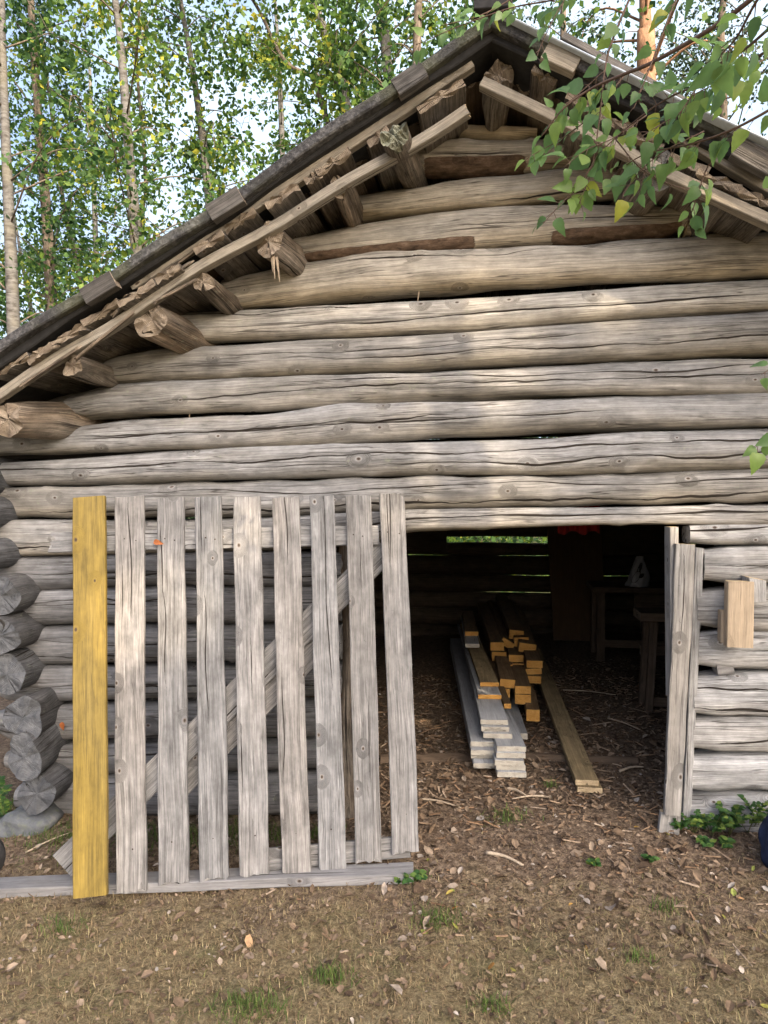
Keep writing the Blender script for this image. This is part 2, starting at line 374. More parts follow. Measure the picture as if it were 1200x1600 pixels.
# ================================================================== THE BARN
barn = thing('log_barn', 'old grey log barn with gable front, low doorway and sagging rotten roof eaves', 'barn', (0, 0, 0))
XL, XR = -2.62, 2.62
def front_log(top, bot, x0=None, x1=None, seed=0, mats=None, taper=(0, 0), tan=.2, bark=None, cracks=2, belly=.45, Yc=0., knots=9, name='wall_log', crackw=.0026, boxy=2.7):
    """top / bot: pixel outlines of the log; the log lies in the wall plane"""
    T = np.array([P(x, y, Yc) for x, y in top]); B = np.array([P(x, y, Yc) for x, y in bot])
    a = XL if x0 is None else x0; b = XR if x1 is None else x1
    xs = np.linspace(a, b, 90)
    def ext(Q):
        z = np.interp(xs, Q[:, 0], Q[:, 2])
        sl = (Q[-1, 2]-Q[0, 2])/(Q[-1, 0]-Q[0, 0])
        z = z + np.where(xs > Q[-1, 0], (xs-Q[-1, 0])*sl*.6, 0) + np.where(xs < Q[0, 0], (xs-Q[0, 0])*sl*.6, 0); return z
    zt, zb = ext(T), ext(B); path = np.stack([xs, 0*xs+Yc, (zt+zb)/2], -1); rad = (zt-zb)/2+.005
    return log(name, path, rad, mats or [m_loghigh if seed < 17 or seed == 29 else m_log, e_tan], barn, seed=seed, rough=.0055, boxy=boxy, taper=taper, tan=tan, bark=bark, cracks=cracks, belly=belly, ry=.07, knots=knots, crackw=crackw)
def bark_at(ranges, a_edge):
    def f(X, A):
        o = 0*X
        for x0, x1 in ranges:
            e = np.clip(np.minimum(X-x0, x1-X)/.06, 0, 1); o = np.maximum(o, e*np.clip((a_edge-A)/.25+.5, 0, 1)*(A > -2.5))
        return o
    return f
px = lambda x, y=400, Y=0.: P(x, y, Y)[0]
front_log([(706, 208), (740, 205), (820, 207)], [(706, 224), (820, 224)], px(704, 215), px(838, 215), 11, taper=(.6, .5), tan=.9, cracks=0)
front_log([(655, 229), (760, 226), (890, 223)], [(655, 272), (760, 273), (890, 263)], px(650, 250), px(893, 245), 12, tan=.45, cracks=1, bark=bark_at([(px(655, 250), px(830, 250))], -.25))
front_log([(560, 311), (700, 290), (850, 274), (990, 262)], [(560, 343), (700, 333), (850, 319), (990, 305)], px(556, 325), px(1000, 285), 13, tan=.3, cracks=1)
front_log([(450, 375), (600, 352), (750, 335), (900, 325), (1060, 322)], [(450, 416), (600, 403), (750, 392), (900, 381), (1060, 369)], px(440, 395), px(1068, 345), 14, tan=.3, cracks=1,
          bark=bark_at([(px(470, 395), px(752, 380)), (px(850, 370), px(1070, 360))], -.45), taper=(.2, .35))
front_log([(1075, 350), (1110, 344), (1140, 352)], [(1075, 370), (1140, 371)], px(1070, 360), px(1146, 360), 29, tan=.7, cracks=0, taper=(0, .6), Yc=.03)
front_log([(360, 440), (470, 420), (560, 404), (600, 401), (680, 397), (800, 391), (950, 382), (1100, 372), (1200, 369)],
          [(360, 483), (470, 473), (600, 463), (720, 456), (850, 449), (1000, 440), (1200, 430)], px(352, 460), 1.55, 15, tan=.15, cracks=1)
front_log([(300, 492), (450, 485), (600, 478), (750, 470), (900, 458), (1050, 447), (1200, 441)],
          [(300, 535), (450, 530), (600, 525), (750, 517), (900, 505), (1050, 495), (1200, 486)], px(290, 515), 1.85, 16, tan=.15)
front_log([(180, 562), (260, 548), (350, 544), (500, 533), (650, 527), (800, 515), (950, 503), (1100, 495), (1200, 489)],
          [(180, 598), (350, 592), (500, 586), (650, 581), (800, 573), (950, 567), (1200, 556)], px(162, 580), 2.1, 17, taper=(.3, 0), tan=.15)
front_log([(130, 618), (180, 606), (350, 597), (500, 588), (650, 583), (800, 577), (950, 572), (1200, 567)],
          [(120, 654), (300, 646), (480, 636), (650, 630), (800, 625), (950, 617), (1200, 611)], px(112, 635), 2.3, 18, taper=(.2, 0), tan=.15)
front_log([(-60, 690), (0, 680), (200, 661), (300, 655), (400, 652), (500, 640), (540, 632), (600, 633), (750, 628), (900, 622), (1200, 617)],
          [(-60, 712), (150, 707), (300, 702), (450, 696), (520, 694), (580, 690), (680, 681), (750, 680), (900, 673), (1200, 668)], XL, XR, 19, tan=.1, knots=14)
front_log([(-60, 726), (0, 724), (200, 712), (350, 704), (500, 697), (650, 692), (850, 688), (940, 678), (1000, 674), (1200, 671)],
          [(-60, 756), (200, 755), (350, 751), (500, 747), (650, 743), (850, 740), (1000, 735), (1200, 732)], XL, XR, 20, tan=.08, knots=16, crackw=.0034)
front_log([(-60, 764), (0, 763), (150, 760), (300, 755), (500, 752), (650, 748), (800, 745), (1000, 740), (1200, 736)],
          [(-60, 800), (30, 808), (200, 808), (400, 805), (500, 800), (650, 795), (850, 790), (1000, 785), (1200, 782)], XL, XR, 21, tan=.12, crackw=.0034)
# the lintel: hewn flat over the doorway, full height over the right-hand wall
front_log([(-60, 814), (30, 815), (250, 812), (450, 808), (630, 799), (800, 793), (950, 790), (1200, 787)],
          [(-60, 868), (60, 865), (300, 862), (450, 857), (560, 848), (640, 829), (750, 827), (900, 823), (1068, 820), (1200, 821)],
          XL, XR, 22, [m_log, e_grey], tan=.15, name='lintel_log', crackw=.0034, boxy=4.5)
low = [(866, 917), (920, 974), (979, 1034), (1041, 1090), (1098, 1154), (1161, 1206), (1212, 1272)]
for i, (a, b) in enumerate(low):
    x0 = px([-40, -30, -15, -5, 0, 20, 35][i], a); k = (a-800)*.012
    front_log([(60, a), (300, a-3-k*.3), (535, a-5-k)], [(60, b), (300, b-2-k*.3), (535, b-4-k)], x0, px(537, a), 30+i, [m_loglow, e_grey], taper=(.45, .1), tan=.0, cracks=2, belly=.3)
rlow = [(817, 850, 1072), (852, 908, 1094), (918, 980, 1083), (983, 1041, 1083), (1049, 1112, 1078), (1115, 1168, 1077), (1171, 1232, 1074), (1236, 1292, 1072)]
for i, (a, b, xa) in enumerate(rlow):
    front_log([(xa, a+3), (1200, a)], [(xa, b-2), (1200, b)], px(xa, a), XR, 50+i, [m_logright, e_grey], taper=(.16, 0), tan=.1, belly=.35, crackw=.0034, boxy=4.2)
board('wall_chock', P(1116, 1043, -.02), P(1141, 1040, -.02), (0, 0, 1), .05, .09, [m_loglow, e_grey], barn, seed=3)
# side walls: stacked half a course up from the front wall, ends sticking out towards the camera
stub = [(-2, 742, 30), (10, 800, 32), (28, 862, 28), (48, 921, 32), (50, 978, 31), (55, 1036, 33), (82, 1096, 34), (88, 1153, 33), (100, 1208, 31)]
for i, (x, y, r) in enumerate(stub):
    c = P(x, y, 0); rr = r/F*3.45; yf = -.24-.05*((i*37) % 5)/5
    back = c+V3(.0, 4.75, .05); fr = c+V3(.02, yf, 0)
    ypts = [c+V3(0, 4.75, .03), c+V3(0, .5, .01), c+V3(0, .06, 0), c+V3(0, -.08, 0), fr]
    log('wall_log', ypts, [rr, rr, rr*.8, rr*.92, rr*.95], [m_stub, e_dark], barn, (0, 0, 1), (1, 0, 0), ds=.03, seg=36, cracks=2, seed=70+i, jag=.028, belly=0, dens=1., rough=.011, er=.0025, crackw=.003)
for i in range(11):      # right-hand side wall
    z = .09+.183*i
    log('wall_log', [V3(2.3+.02*i, 4.9, z), V3(2.3+.02*i, -.3, z)], [.102, .1], [m_loglow, e_grey], barn, (0, 0, 1), (1, 0, 0), ds=.12, seg=20, cracks=0, seed=90+i, dens=1.)
# back wall with the open slits seen through the doorway
back_edges = [(790, 838), (849, 867), (869, 897), (899, 924), (926, 950), (951, 976), (977, 1002), (1003, 1030)]
for i, (a, b) in enumerate(back_edges):
    T, B = P(760, a, 4.6), P(760, b, 4.6); zc = (T[2]+B[2])/2; r = (T[2]-B[2])/2+.006
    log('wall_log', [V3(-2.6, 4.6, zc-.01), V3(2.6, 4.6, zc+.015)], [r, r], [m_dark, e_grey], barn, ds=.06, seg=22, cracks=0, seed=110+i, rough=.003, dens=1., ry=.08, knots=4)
zz = P(760, 790, 4.6)[2]
while zz < 3.05:        # back gable
    r = .095; zc = zz+r; half = min(2.45, (3.25-zc)/.55)
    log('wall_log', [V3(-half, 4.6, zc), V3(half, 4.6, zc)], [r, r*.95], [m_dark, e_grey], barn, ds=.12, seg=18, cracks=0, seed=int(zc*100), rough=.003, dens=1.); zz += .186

for (xa, xb, ya, yb) in ((580, 698, 822, 858), (858, 1080, 815, 866), (1000, 1100, 860, 1000)):
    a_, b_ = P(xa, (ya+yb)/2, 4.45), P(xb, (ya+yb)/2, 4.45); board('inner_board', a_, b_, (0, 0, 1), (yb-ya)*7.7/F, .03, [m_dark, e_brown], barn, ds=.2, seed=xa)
# purlins: ends poke out through the gable under the eaves
pur = [((773, 203), (778, 118), .060, 0), ((644, 278), (618, 212), .060, .4), ((553, 342), (532, 290), .046, .7), ((468, 416), (420, 377), .072, .8), ((364, 482), (318, 440), .048, .5),
       ((303, 535), (236, 500), .088, .9), ((177, 593), (113, 571), .048, .2), ((108, 656), (10, 655), .088, .6), ((893, 245), (901, 196), .042, .2), ((988, 318), (1034, 264), .078, .1), ((1086, 364), (1132, 308), .046, .2)]
for i, (w, e, r, tn) in enumerate(pur):
    W = P(*w, 0); E = P(*e, -.46 if i == 1 else -.35); dirn = (E-W)
    back = W - dirn*.12; back2 = V3(W[0]+.0, 4.8, W[2]+.02)
    log('purlin', [back2, back, W, E], [r*1.05, r*1.05, r, r*.93], [m_purlin, e_lichen if i == 1 else (e_grey if i == 9 else e_brown)], barn, (0, 0, -1), (1, 0, 0), ds=.02 if i < 0 else .04, seg=40, cracks=2, seed=130+i, jag=.06 if i == 1 else (.045 if i in (0, 2, 3, 5, 7) else .02), belly=0, dens=1., tan=tn*.45-.1, rough=.009, crackw=.0034, er=.012 if i == 1 else (.0045 if i in (0, 2, 3, 5, 7) else .003))
for x, z in ((1.45, 2.42), (1.9, 2.15), (2.3, 1.85)):
    log('purlin', [V3(x, 4.8, z), V3(x+.03, -.5, z+.02)], [.075, .07], [m_purlin, e_brown], barn, (0, 0, -1), (1, 0, 0), ds=.06, seg=28, cracks=1, seed=int(x*100), jag=.03, belly=0, dens=1., rough=.006)
# short grey-green stub of a hidden log under the left eave
log('wall_log', [P(45, 655, .1), P(95, 640, .1), P(146, 625, .1)], [.05, .065, .045], [m_loglow, e_grey], barn, seed=160, cracks=1, tan=.2, ry=.05)

# long strips that run up the slope
def slope_strip(name, a, b, Y, th, dep, mats, seed, **k):
    A, B = P(*a, Y), P(*b, Y); return board(name, A, B, (0, 1, 0), dep, th, mats, barn, seed=seed, wav=.004, **k)
slope_strip('eave_batten', (-70, 660), (729, 171), -.36, .042, .05, [m_batten, e_tan], 1, jag1=.01, cracks=1)
slope_strip('eave_batten', (752, 132), (1240, 366), -.38, .042, .05, [m_batten, e_tan], 3, cracks=1)
slope_strip('eave_batten', (215, 446), (738, 102), -.38, .04, .045, [m_batten, e_tan], 4, jag0=.03, cracks=1)
slope_strip('eave_batten', (842, 82), (1240, 322), -.38, .04, .045, [m_batten, e_tan], 5, cracks=1)
slope_strip('eave_batten', (880, 58), (1240, 268), -.40, .03, .05, [m_roofbd, e_brown], 6)
# roof boards parallel to the ridge: the deck; the ragged ends show under the eaves
nrm_l, nrm_r = unit((-.55, 0, 1)), unit((.55, 0, 1))
def roof_board(cx, cz, side, width, th, yf, seed, jag=.02, yb=4.95, tan=0.):
    sl = unit((1, 0, .55*(-side)))*1.   # along the slope
    p0 = V3(cx, yb, cz); p1 = V3(cx, yf, cz)
    return board('roof_board', p0, p1, sl, width, th, [m_roofbd if seed >= 300 else m_dark, e_brown], barn, ds=.15, nw=9, jag1=jag, seed=seed, tan=tan, wav=.003)  # deck boards get the dark wood, eave shadow put into their colour
def deck_center(t, side):    # t metres down the slope from the ridge
    c = 1/math.hypot(1, .55); return side*t*c+.0, 3.345-t*.55*c
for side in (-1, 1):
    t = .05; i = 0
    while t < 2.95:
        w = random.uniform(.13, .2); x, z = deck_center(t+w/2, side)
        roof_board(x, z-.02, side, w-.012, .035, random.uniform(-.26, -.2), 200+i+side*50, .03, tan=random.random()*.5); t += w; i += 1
ends = [(688, 166, 72, 46), (520, 266, 56, 42), (489, 288, 26, 36), (440, 322, 54, 48), (376, 361, 54, 44), (327, 394, 52, 42), (262, 434, 44, 26), (212, 468, 66, 34), (160, 500, 66, 36), (105, 536, 60, 36), (60, 562, 50, 34), (18, 588, 66, 50), 
        (590, 225, 34, 40), (762, 76, 40, 60)]
ends_r = [(812, 100, 70, 74), (868, 122, 80, 60), (852, 142, 40, 60), (905, 170, 40, 44), (960, 205, 60, 46), (1012, 236, 50, 44), (1076, 270, 60, 42), (1122, 300, 66, 52), (1186, 330, 66, 50), (795, 90, 30, 56)]
for k, (x, y, w, h) in enumerate(ends + ends_r):
    side = -1 if k < len(ends) else 1; yf = -.43+.03*random.random(); c = P(x, y-h*.5+7, yf); s = (yf+D)/F
    roof_board(c[0], c[2], side, w*s*(1.12 if side < 0 else 1.0), min(h*s*.5, .034), yf, 300+k, .02, yb=.2+.3*random.random(), tan=random.random()*.6)
# splintered slivers lying between the strips
for k, (a, b) in enumerate([((232, 455), (292, 414)), ((240, 440), (330, 372)), ((180, 490), (262, 420)), ((120, 560), (206, 490)), ((40, 600), (120, 545)), ((150, 470), (205, 440)), ((245, 470), (300, 440)), ((255, 300+135), (280, 425))]):
    board('splinter', P(*a, -.40), P(*b, -.40), (0, 1, .2), .03, .012, [m_roofbd, e_brown], barn, ds=.04, jag0=.03, jag1=.04, seed=400+k, tan=.5, w1=.015)
for k, (a, b) in enumerate([((427, 398), (430, 436)), ((432, 402), (437, 441)), ((424, 400), (425, 424)), ((656, 455), (653, 475)), ((296, 640), (296, 655))]):
    board('splinter', P(*a, -.36 if k < 3 else -.03), P(*b, -.36 if k < 3 else -.03), (1, 0, 0), .012 if k < 3 else .008, .003, [m_fresh, e_tan], barn, ds=.02, nw=4, bev=.0005, seed=430+k, w1=.004)
# the covering: two slabs, the lower one black to paint the shade below the edge
def roof_slab(name, a, b, Y0, dz, th, mat, seed, Y1=5.1):
    A, B = P(*a, Y0), P(*b, Y0); ax = unit(B-A); n = unit(np.cross(ax, (0, 1, 0))); n = n if n[2] > 0 else -n
    A, B = A+n*dz, B+n*dz; B = A+(B-A)*(2.85-A[0])/(B[0]-A[0]) if B[0] > 0.5 else B; ym = (Y0+Y1)/2
    return board(name, V3(A[0], ym, A[2]), V3(B[0], ym, B[2]), (0, 1, 0), Y1-Y0, th, [mat], barn, ds=.1, nw=24, bev=.006, seed=seed, wav=.004)
roof_slab('roof_covering', (-330, 767), (772, 30), -.48, 0., .045, m_roof, 1)
roof_slab('roof_covering', (770, 32), (1400, 330), -.48, 0., .045, m_roof, 2)
roof_slab('roof_recess_shade', (-330, 767), (768, 30), -.44, -.045, .05, m_felt, 3)
roof_slab('roof_recess_shade', (772, 34), (1400, 330), -.44, -.045, .05, m_felt, 4)
slope_strip('metal_edge', (785, 28), (1400, 319), -.50, .008, .05, [m_tin], 8)
for k, (a, b) in enumerate([((134, 466), (180, 436)), ((330, 338), (378, 306)), ((618, 140), (662, 110)), ((852, 82), (902, 106)), ((1148, 232), (1210, 262))]):
    slope_strip('edge_block', a, b, -.465, .075, .05, [m_batten if k == 3 else m_edge, e_brown], 20+k)
slope_strip('ridge_cap', (742, 44), (800, 40), -.38, .05, .3, [m_felt], 30)

# door frame
jn = (1, 0, 0)
board('door_jamb', P(1070, 850, -.13), P(1050, 1272, -.13), jn, .082, .03, [m_jamb, e_tan], barn, seed=60, w1=.068, cracks=2, nw=9)
board('door_jamb', P(1047, 1268, -.11), P(1044, 1300, -.11), jn, .085, .03, [m_jamb, e_tan], barn, seed=61)
board('door_jamb', P(1049, 823, -.07), P(1051, 1085, -.07), (0, 1, 0), .10, .035, [m_jamb, e_tan], barn, seed=62, skew1=.4)
board('door_post', P(1091, 856, -.04), P(1069, 1292, -.04), jn, .035, .06, [m_logright, e_grey], barn, seed=63, cracks=1)
log('door_post', [P(541, 846, -.02), P(545, 1000, -.02), P(542, 1150, -.02), P(548, 1310, -.02)], [.034, .03, .038, .034], [m_purlin, e_brown], barn, (0, -1, 0), (1, 0, 0), seed=64, cracks=1, tan=.3, ds=.03)
# block and bracket nailed to the right-hand wall
board('wall_block', P(1155, 908, -.17), P(1153, 1010, -.17), jn, .103, .05, [m_fresh, e_tan], barn, seed=65, nw=9)
board('wall_block', P(1136, 954, -.135), P(1135, 1003, -.135), jn, .06, .05, [m_fresh, e_tan], barn, seed=66)
board('wall_block', P(1178, 903, -.13), P(1182, 938, -.13), jn, .07, .09, [m_jamb, e_tan], barn, seed=67, w1=.05, skew0=.3)

# ================================================================== GATE
TL, TR, BM = P(203, 777, -.36), P(612, 772, -.12), P(399, 1375, -.53)
gn = unit(np.cross(TR-TL, BM-TL)); gn = gn if gn[1] < 0 else -gn
gate = thing('picket_gate', 'unhinged grey board gate with eight upright pickets leaning against the barn left of its doorway', 'gate', tuple(G(420, 1372)))
pk = [((203, 777), (206, 1392), 43, 45), ((267, 778), (272, 1379), 40, 46), ((326, 777), (335, 1373), 39, 45), ((386, 777), (398, 1368), 41, 45), ((446, 778), (463, 1364), 41, 44), ((503, 776), (520, 1357), 37, 42), ((559, 775), (577, 1344), 39, 40), ((612, 772), (634, 1331), 38, 42)]
gw = unit(TR-TL)
for i, (a, b, w0, w1) in enumerate(pk):
    A, B = on_plane(*a, TL, gn), on_plane(*b, TL, gn)
    s0, s1 = np.dot(A-CAM, fw)/F, np.dot(B-CAM, fw)/F
    o_pk = board('picket', A, B, gw, w0*s0*1.02, .024, [m_picket, e_grey], gate, ds=.03, nw=13, seed=500+i, w1=w1*s1*1.02, jag0=.003, jag1=.011, cracks=2, wav=.002, tan=random.uniform(-.1, .25), bow=random.uniform(-.008, .008))
    for (f_, dx) in ((.115, -.02), (.12, .022), (.9, .0)):
        c_ = A+(B-A)*f_+gn*.0135+gw*(dx+random.uniform(-.008, .008)); e_ = unit(B-A)
        vn = [c_+gn*.002]+[c_+(gw*math.cos(q)+e_*math.sin(q))*.0035 for q in np.linspace(0, 2*PI, 9)[:-1]]
        mesh_obj('nail_head', vn, [[0, 1+q, 1+(q+1) % 8] for q in range(8)], [m_ink0], parent=o_pk)
def gate_bar(name, a, b, wpx, off, seed, **k):
    o = TL-gn*off; A, B = on_plane(*a, o, gn), on_plane(*b, o, gn); ax = unit(B-A)
    return board(name, A, B, np.cross(gn, ax), wpx*np.dot((A+B)/2-CAM, fw)/F, .024, [m_picket, e_grey], gate, ds=.05, nw=9, seed=seed, cracks=2, **k)
gate_bar('rail', (82, 848), (592, 836), 31, .026, 520, jag0=.02)
gate_bar('rail', (420, 1342), (640, 1322), 32, .026, 521)
gate_bar('brace', (98, 1352), (603, 858), 42, .051, 522, tan=.1)
gate_bar('brace', (262, 1244), (505, 1000), 40, .077, 523, tan=.1)

bp0, bp1 = G(-50, 1394), G(646, 1368)
o = board('ground_plank', bp0+V3(0, 0, .014), bp1+V3(0, 0, .014), (.35, .94, 0), .105, .04, [m_base, e_grey], None, ds=.06, nw=9, seed=530, cracks=1, org=(bp0+bp1)/2)
tag(o, 'pale grey plank lying on the ground under the foot of the picket gate', 'plank')
A = on_plane(140, 777, TL+gn*.02, gn); B = on_plane(142, 1400, TL+gn*.10, gn)
o = board('yellow_plank', A, B, gw, .138, .028, [m_yellow, e_tan], None, ds=.05, nw=9, seed=531, w1=.132, org=B)
tag(o, 'yellow stained plank standing upright left of the grey gate pickets', 'plank')

# ================================================================== INTERIOR
def XY(x, y, Y): return P(x, y, Y)
gz = lambda x, y: float(ground_z(x, y))
c0, c1 = G(596, 1190), G(996, 1192)
o = log('threshold_pole', [c0, (c0+c1)/2+V3(0, .03, .005), c1], [.04, .036, .03], [m_bench, e_brown], None, seed=600, cracks=1, ds=.03, org=c0)
tag(o, 'half buried brown pole lying across the earth floor just inside the doorway', 'pole')
def lumber(name, near, zlev, Yn, Yf, farx, width, th, mats, label, cat, seed, tan=0., roll=0., dz=0., group=None):
    """near: pixel of the near end; the board runs from depth Yn to Yf towards pixel column farx"""
    A = P(near[0], near[1], Yn); Bx = P(farx, 1010, Yf)[0]
    z = A[2] if zlev is None else zlev
    p0 = V3(A[0], Yn, z); p1 = V3(Bx, Yf, z+dz)
    o = board(name, p1, p0, (math.cos(roll), 0, math.sin(roll)), width, th, mats, None, ds=.12, nw=7, bev=.002, seed=seed, tan=tan, wav=.001, org=p0, jag1=.003)
    return tag(o, label, cat, group)
W = [m_whitebd, e_white]; rank = ['bottom', 'second', 'third', 'fourth', 'top']
base = .065
for i in range(5):
    lumber('white_board', (798+[2, 0, -2, 0, 1][i], 1200), base+.0295*i, .40+[.0, .02, .01, .03, .05][i], 3.45, 733, .152, .027, W, f'white painted board, {rank[i]} of the five in the right stack by the doorway', 'board', 610+i, group='white boards stacked in the doorway')
for i in range(4):
    lumber('white_board', (757-[-2, 2, 2, 3][i], 1190), base+.0295*i+.012, .47+[0, .06, .03, .08][i], 3.4, 714, .13, .027, W, f'white painted board, {["bottom", "second", "third", "top"][i]} of the four in the left stack by the doorway', 'board', 620+i, group='white boards stacked in the doorway')
for i in range(3):
    lumber('white_board', ([778, 774, 772][i], 1165), base+.0295*(5+i), .56+.02*i, 3.4, [734, 731, 731][i], [.155, .15, .148][i], .026, W, f'white painted board laid across both white stacks, {["lowest", "middle", "uppermost"][i]} of three', 'board', 630+i, group='white boards stacked in the doorway')
zt = base+.0295*8
lumber('white_board', (765, 1115), zt, 1.0, 3.4, 726, .14, .026, [m_whitebd, e_orange], 'shorter white board with a fresh yellow sawn end on top of the white stacks', 'board', 640)
lumber('brown_board', (765, 1092), zt+.03, 1.17, 3.3, 728, .115, .026, [m_plank, e_orange], 'short brown plank with a rounded sawn end lying on the white boards', 'board', 641)
lumber('white_board', (738, 1026), zt+.09, 2.05, 3.3, 729, .105, .03, [m_whitebd, e_white], 'short white board set back on top of the brown plank in the barn', 'board', 642)
lumber('brown_board', (737, 1006), zt+.125, 2.35, 3.4, 730, .105, .035, [m_beam, e_orange], 'dark board with an orange end resting on the short white board, topmost', 'board', 643)
lumber('brown_board', (793, 1105), .235, 1.05, 3.2, 752, .045, .03, [m_beam, e_orange], 'narrow dark batten lying beside the white boards', 'board', 644)
lumber('white_board', (808, 1127), .075, .98, 3.2, 770, .125, .035, W, 'single wide white board set back between white stacks and brown timbers', 'board', 645)
BM_ = [m_beam, e_orange]
beams = [ # near px, Y near, w px, h px, roll, label
 ((833, 1118), 1.25, 20, 18, 0, 'sawn timber lowest in the brown pile beside the single white board'),
 ((788, 1083), 1.45, 17, 14, 0, 'sawn timber with small yellow end under the tilted one, front left of the brown pile'),
 ((793, 1068), 1.45, 23, 13, -.06, 'slightly tilted sawn timber on the front left of the brown pile'),
 ((817, 1093), 1.4, 24, 15, 0, 'sawn timber with bright yellow end, lower of the front pair'),
 ((817, 1078), 1.4, 24, 12, 0, 'sawn timber with bright yellow end, upper of the front pair'),
 ((834, 1062), 1.75, 22, 11, 0, 'sawn timber under the two overhanging ones at the right of the pile'),
 ((834, 1049), 1.8, 24, 9, .08, 'thin sawn timber, lower of the overhanging right pair'),
 ((835, 1038), 1.8, 24, 11, 0, 'sawn timber, upper of the overhanging right pair'),
 ((789, 1044), 1.95, 23, 12, 0, 'dull sawn timber low at the back left of the pile'),
 ((810, 1043), 2.0, 18, 12, 0, 'dull sawn timber in the middle of the brown pile'),
 ((807, 1029), 2.05, 22, 11, 0, 'pale yellow ended timber in the middle of the brown pile'),
 ((780, 1026), 2.15, 22, 14, 0, 'dark orange timber on the left of the pile, lower of two'),
 ((777, 1010), 2.2, 21, 13, 0, 'orange ended timber on the left of the pile, upper of two'),
 ((793, 1006), 2.3, 21, 11, -.55, 'steeply tilted timber leaning in the middle of the pile'),
 ((824, 1013), 2.15, 26, 14, -.12, 'orange ended timber at the upper right of the brown pile'),
 ((815, 1003), 2.3, 22, 14, .06, 'orange ended timber just below the top of the pile'),
 ((807, 992), 2.4, 22, 14, -.08, 'topmost orange ended timber of the brown pile')]
for i, (pxy, Y, w, h, rl, lab) in enumerate(beams):
    s = (Y+D)/F; A = P(*pxy, Y)
    lumber('sawn_timber', pxy, None, Y, Y+2.1, pxy[0]-24, w*s, h*s, BM_, lab, 'timber', 650+i, roll=rl, group='brown timbers piled in the barn')
A = G(922, 1244); pz = A[2]+.022
for i, (n, f_, w, yo, lab) in enumerate([((922, 1240), 846, .118, 0, 'long brown pine plank on the earth floor pointing out of the doorway, lower of two'), ((917, 1229), 846, .112, .012, 'long brown pine plank lying flat on top of another in the doorway')]):
    o = lumber('pine_plank', n, pz+.027*i, A[1]+.02+.025*i, 3.1, f_-12, w, .026, [m_plank, e_tan], lab, 'plank', 680+i, dz=.05)
# panel, saw horse, bench, bag, cloth
pb, pt = P(873, 1002, 3.9), P(857, 832, 4.25)
o = board('leaning_panel', P(905, 1001, 3.9), P(897, 820, 4.3), (1, 0, 0), .5, .015, [m_chipboard, e_brown], None, ds=.2, nw=6, seed=700, w1=.56, org=P(905, 1001, 3.9))
tag(o, 'brown sheet panel leaning against the dark back wall inside the barn', 'panel')
sh = thing('saw_horse', 'wooden trestle with a thick plank top standing just inside the doorway', 'trestle', tuple(G(1016, 1112)))
L0 = G(1016, 1112); tY = L0[1]; tz = P(1016, 960, tY)[2]
board('trestle_top', V3(L0[0]-.09, tY, tz), V3(L0[0]+.75, tY, tz), (0, 1, 0), .24, .055, [m_bench, e_brown], sh, seed=701)
for dx in (0, .66):
    for dy in (-.0, .2):
        board('leg', V3(L0[0]+dx+.02, tY+dy, tz-.03), V3(L0[0]+dx-.01, tY+dy, gz(L0[0]+dx, tY+dy)), (1, 0, 0), .05, .045, [m_bench, e_brown], sh, seed=702)
board('stretcher', V3(L0[0], tY+.04, .13), V3(L0[0]+.68, tY+.04, .13), (0, 0, 1), .06, .03, [m_bench, e_brown], sh, seed=703)
board('stretcher', V3(L0[0], tY+.34, .42), V3(L0[0]+.68, tY+.34, .42), (0, 0, 1), .07, .03, [m_bench, e_brown], sh, seed=704)
wb = thing('workbench', 'low dark workbench standing at the back behind the trestle', 'bench', tuple(G(934, 1032)))
K = G(934, 1032); kY = K[1]; kz = P(960, 920, kY)[2]
board('bench_top', V3(K[0]-.05, kY+.15, kz), V3(K[0]+1.0, kY+.15, kz), (0, 1, 0), .5, .045, [m_bench, e_brown], wb, seed=705)
for dx in (.02, .92):
    for dy in (-.02, .33):
        board('leg', V3(K[0]+dx, kY+dy, kz-.02), V3(K[0]+dx, kY+dy, gz(K[0]+dx, kY+dy)), (1, 0, 0), .07, .05, [m_bench, e_brown], wb, seed=706)
board('stretcher', V3(K[0]+.05, kY-.03, .22), V3(K[0]+.9, kY-.03, .22), (0, 0, 1), .07, .025, [m_bench, e_brown], wb, seed=707)
board('apron', V3(K[0]+.3, kY-.06, kz-.12), V3(K[0]+.55, kY-.06, kz-.12), (0, 0, 1), .16, .02, [m_bench, e_brown], wb, seed=708)
# bag: crumpled white plastic sack with a black motif
bagc = P(996, 915, kY+.02); bh = P(996, 872, kY)[2]-bagc[2]
bag = thing('plastic_bag', 'crumpled white plastic bag with a black motif on the workbench', 'bag', tuple(V3(bagc[0], bagc[1], kz+.023)))
zb = kz+.024; nu, nv = 22, 29; Rg = np.zeros((nu, nv, 3)); tt = np.linspace(0, 1, nu)
for i, t in enumerate(tt):
    for j in range(nv):
        a = 2*PI*j/(nv-1); prof = np.interp(t, [0, .08, .5, .8, .88, 1], [.098, .10, .074, .045, .034, .03])
        r = prof*(1+.10*math.sin(3*a+5*t)+.07*math.sin(7*a-9*t)+.05*math.sin(11*a+3)*t)
        Rg[i, j] = (bagc[0]+r*1.0*math.cos(a)+.02*t, bagc[1]+r*.8*math.sin(a), zb+(bh+.02)*t)
m_bag = plain('white_plastic', (.33, .35, .40), .35, .1)
m_ink = plain('black_print', (.015, .015, .018), .5, .1)
loft('bag_body', Rg, tt, np.broadcast_to(np.linspace(0, .5, nv)[None], (nu, nv)), [m_bag], bag)
V, Fc = [], []
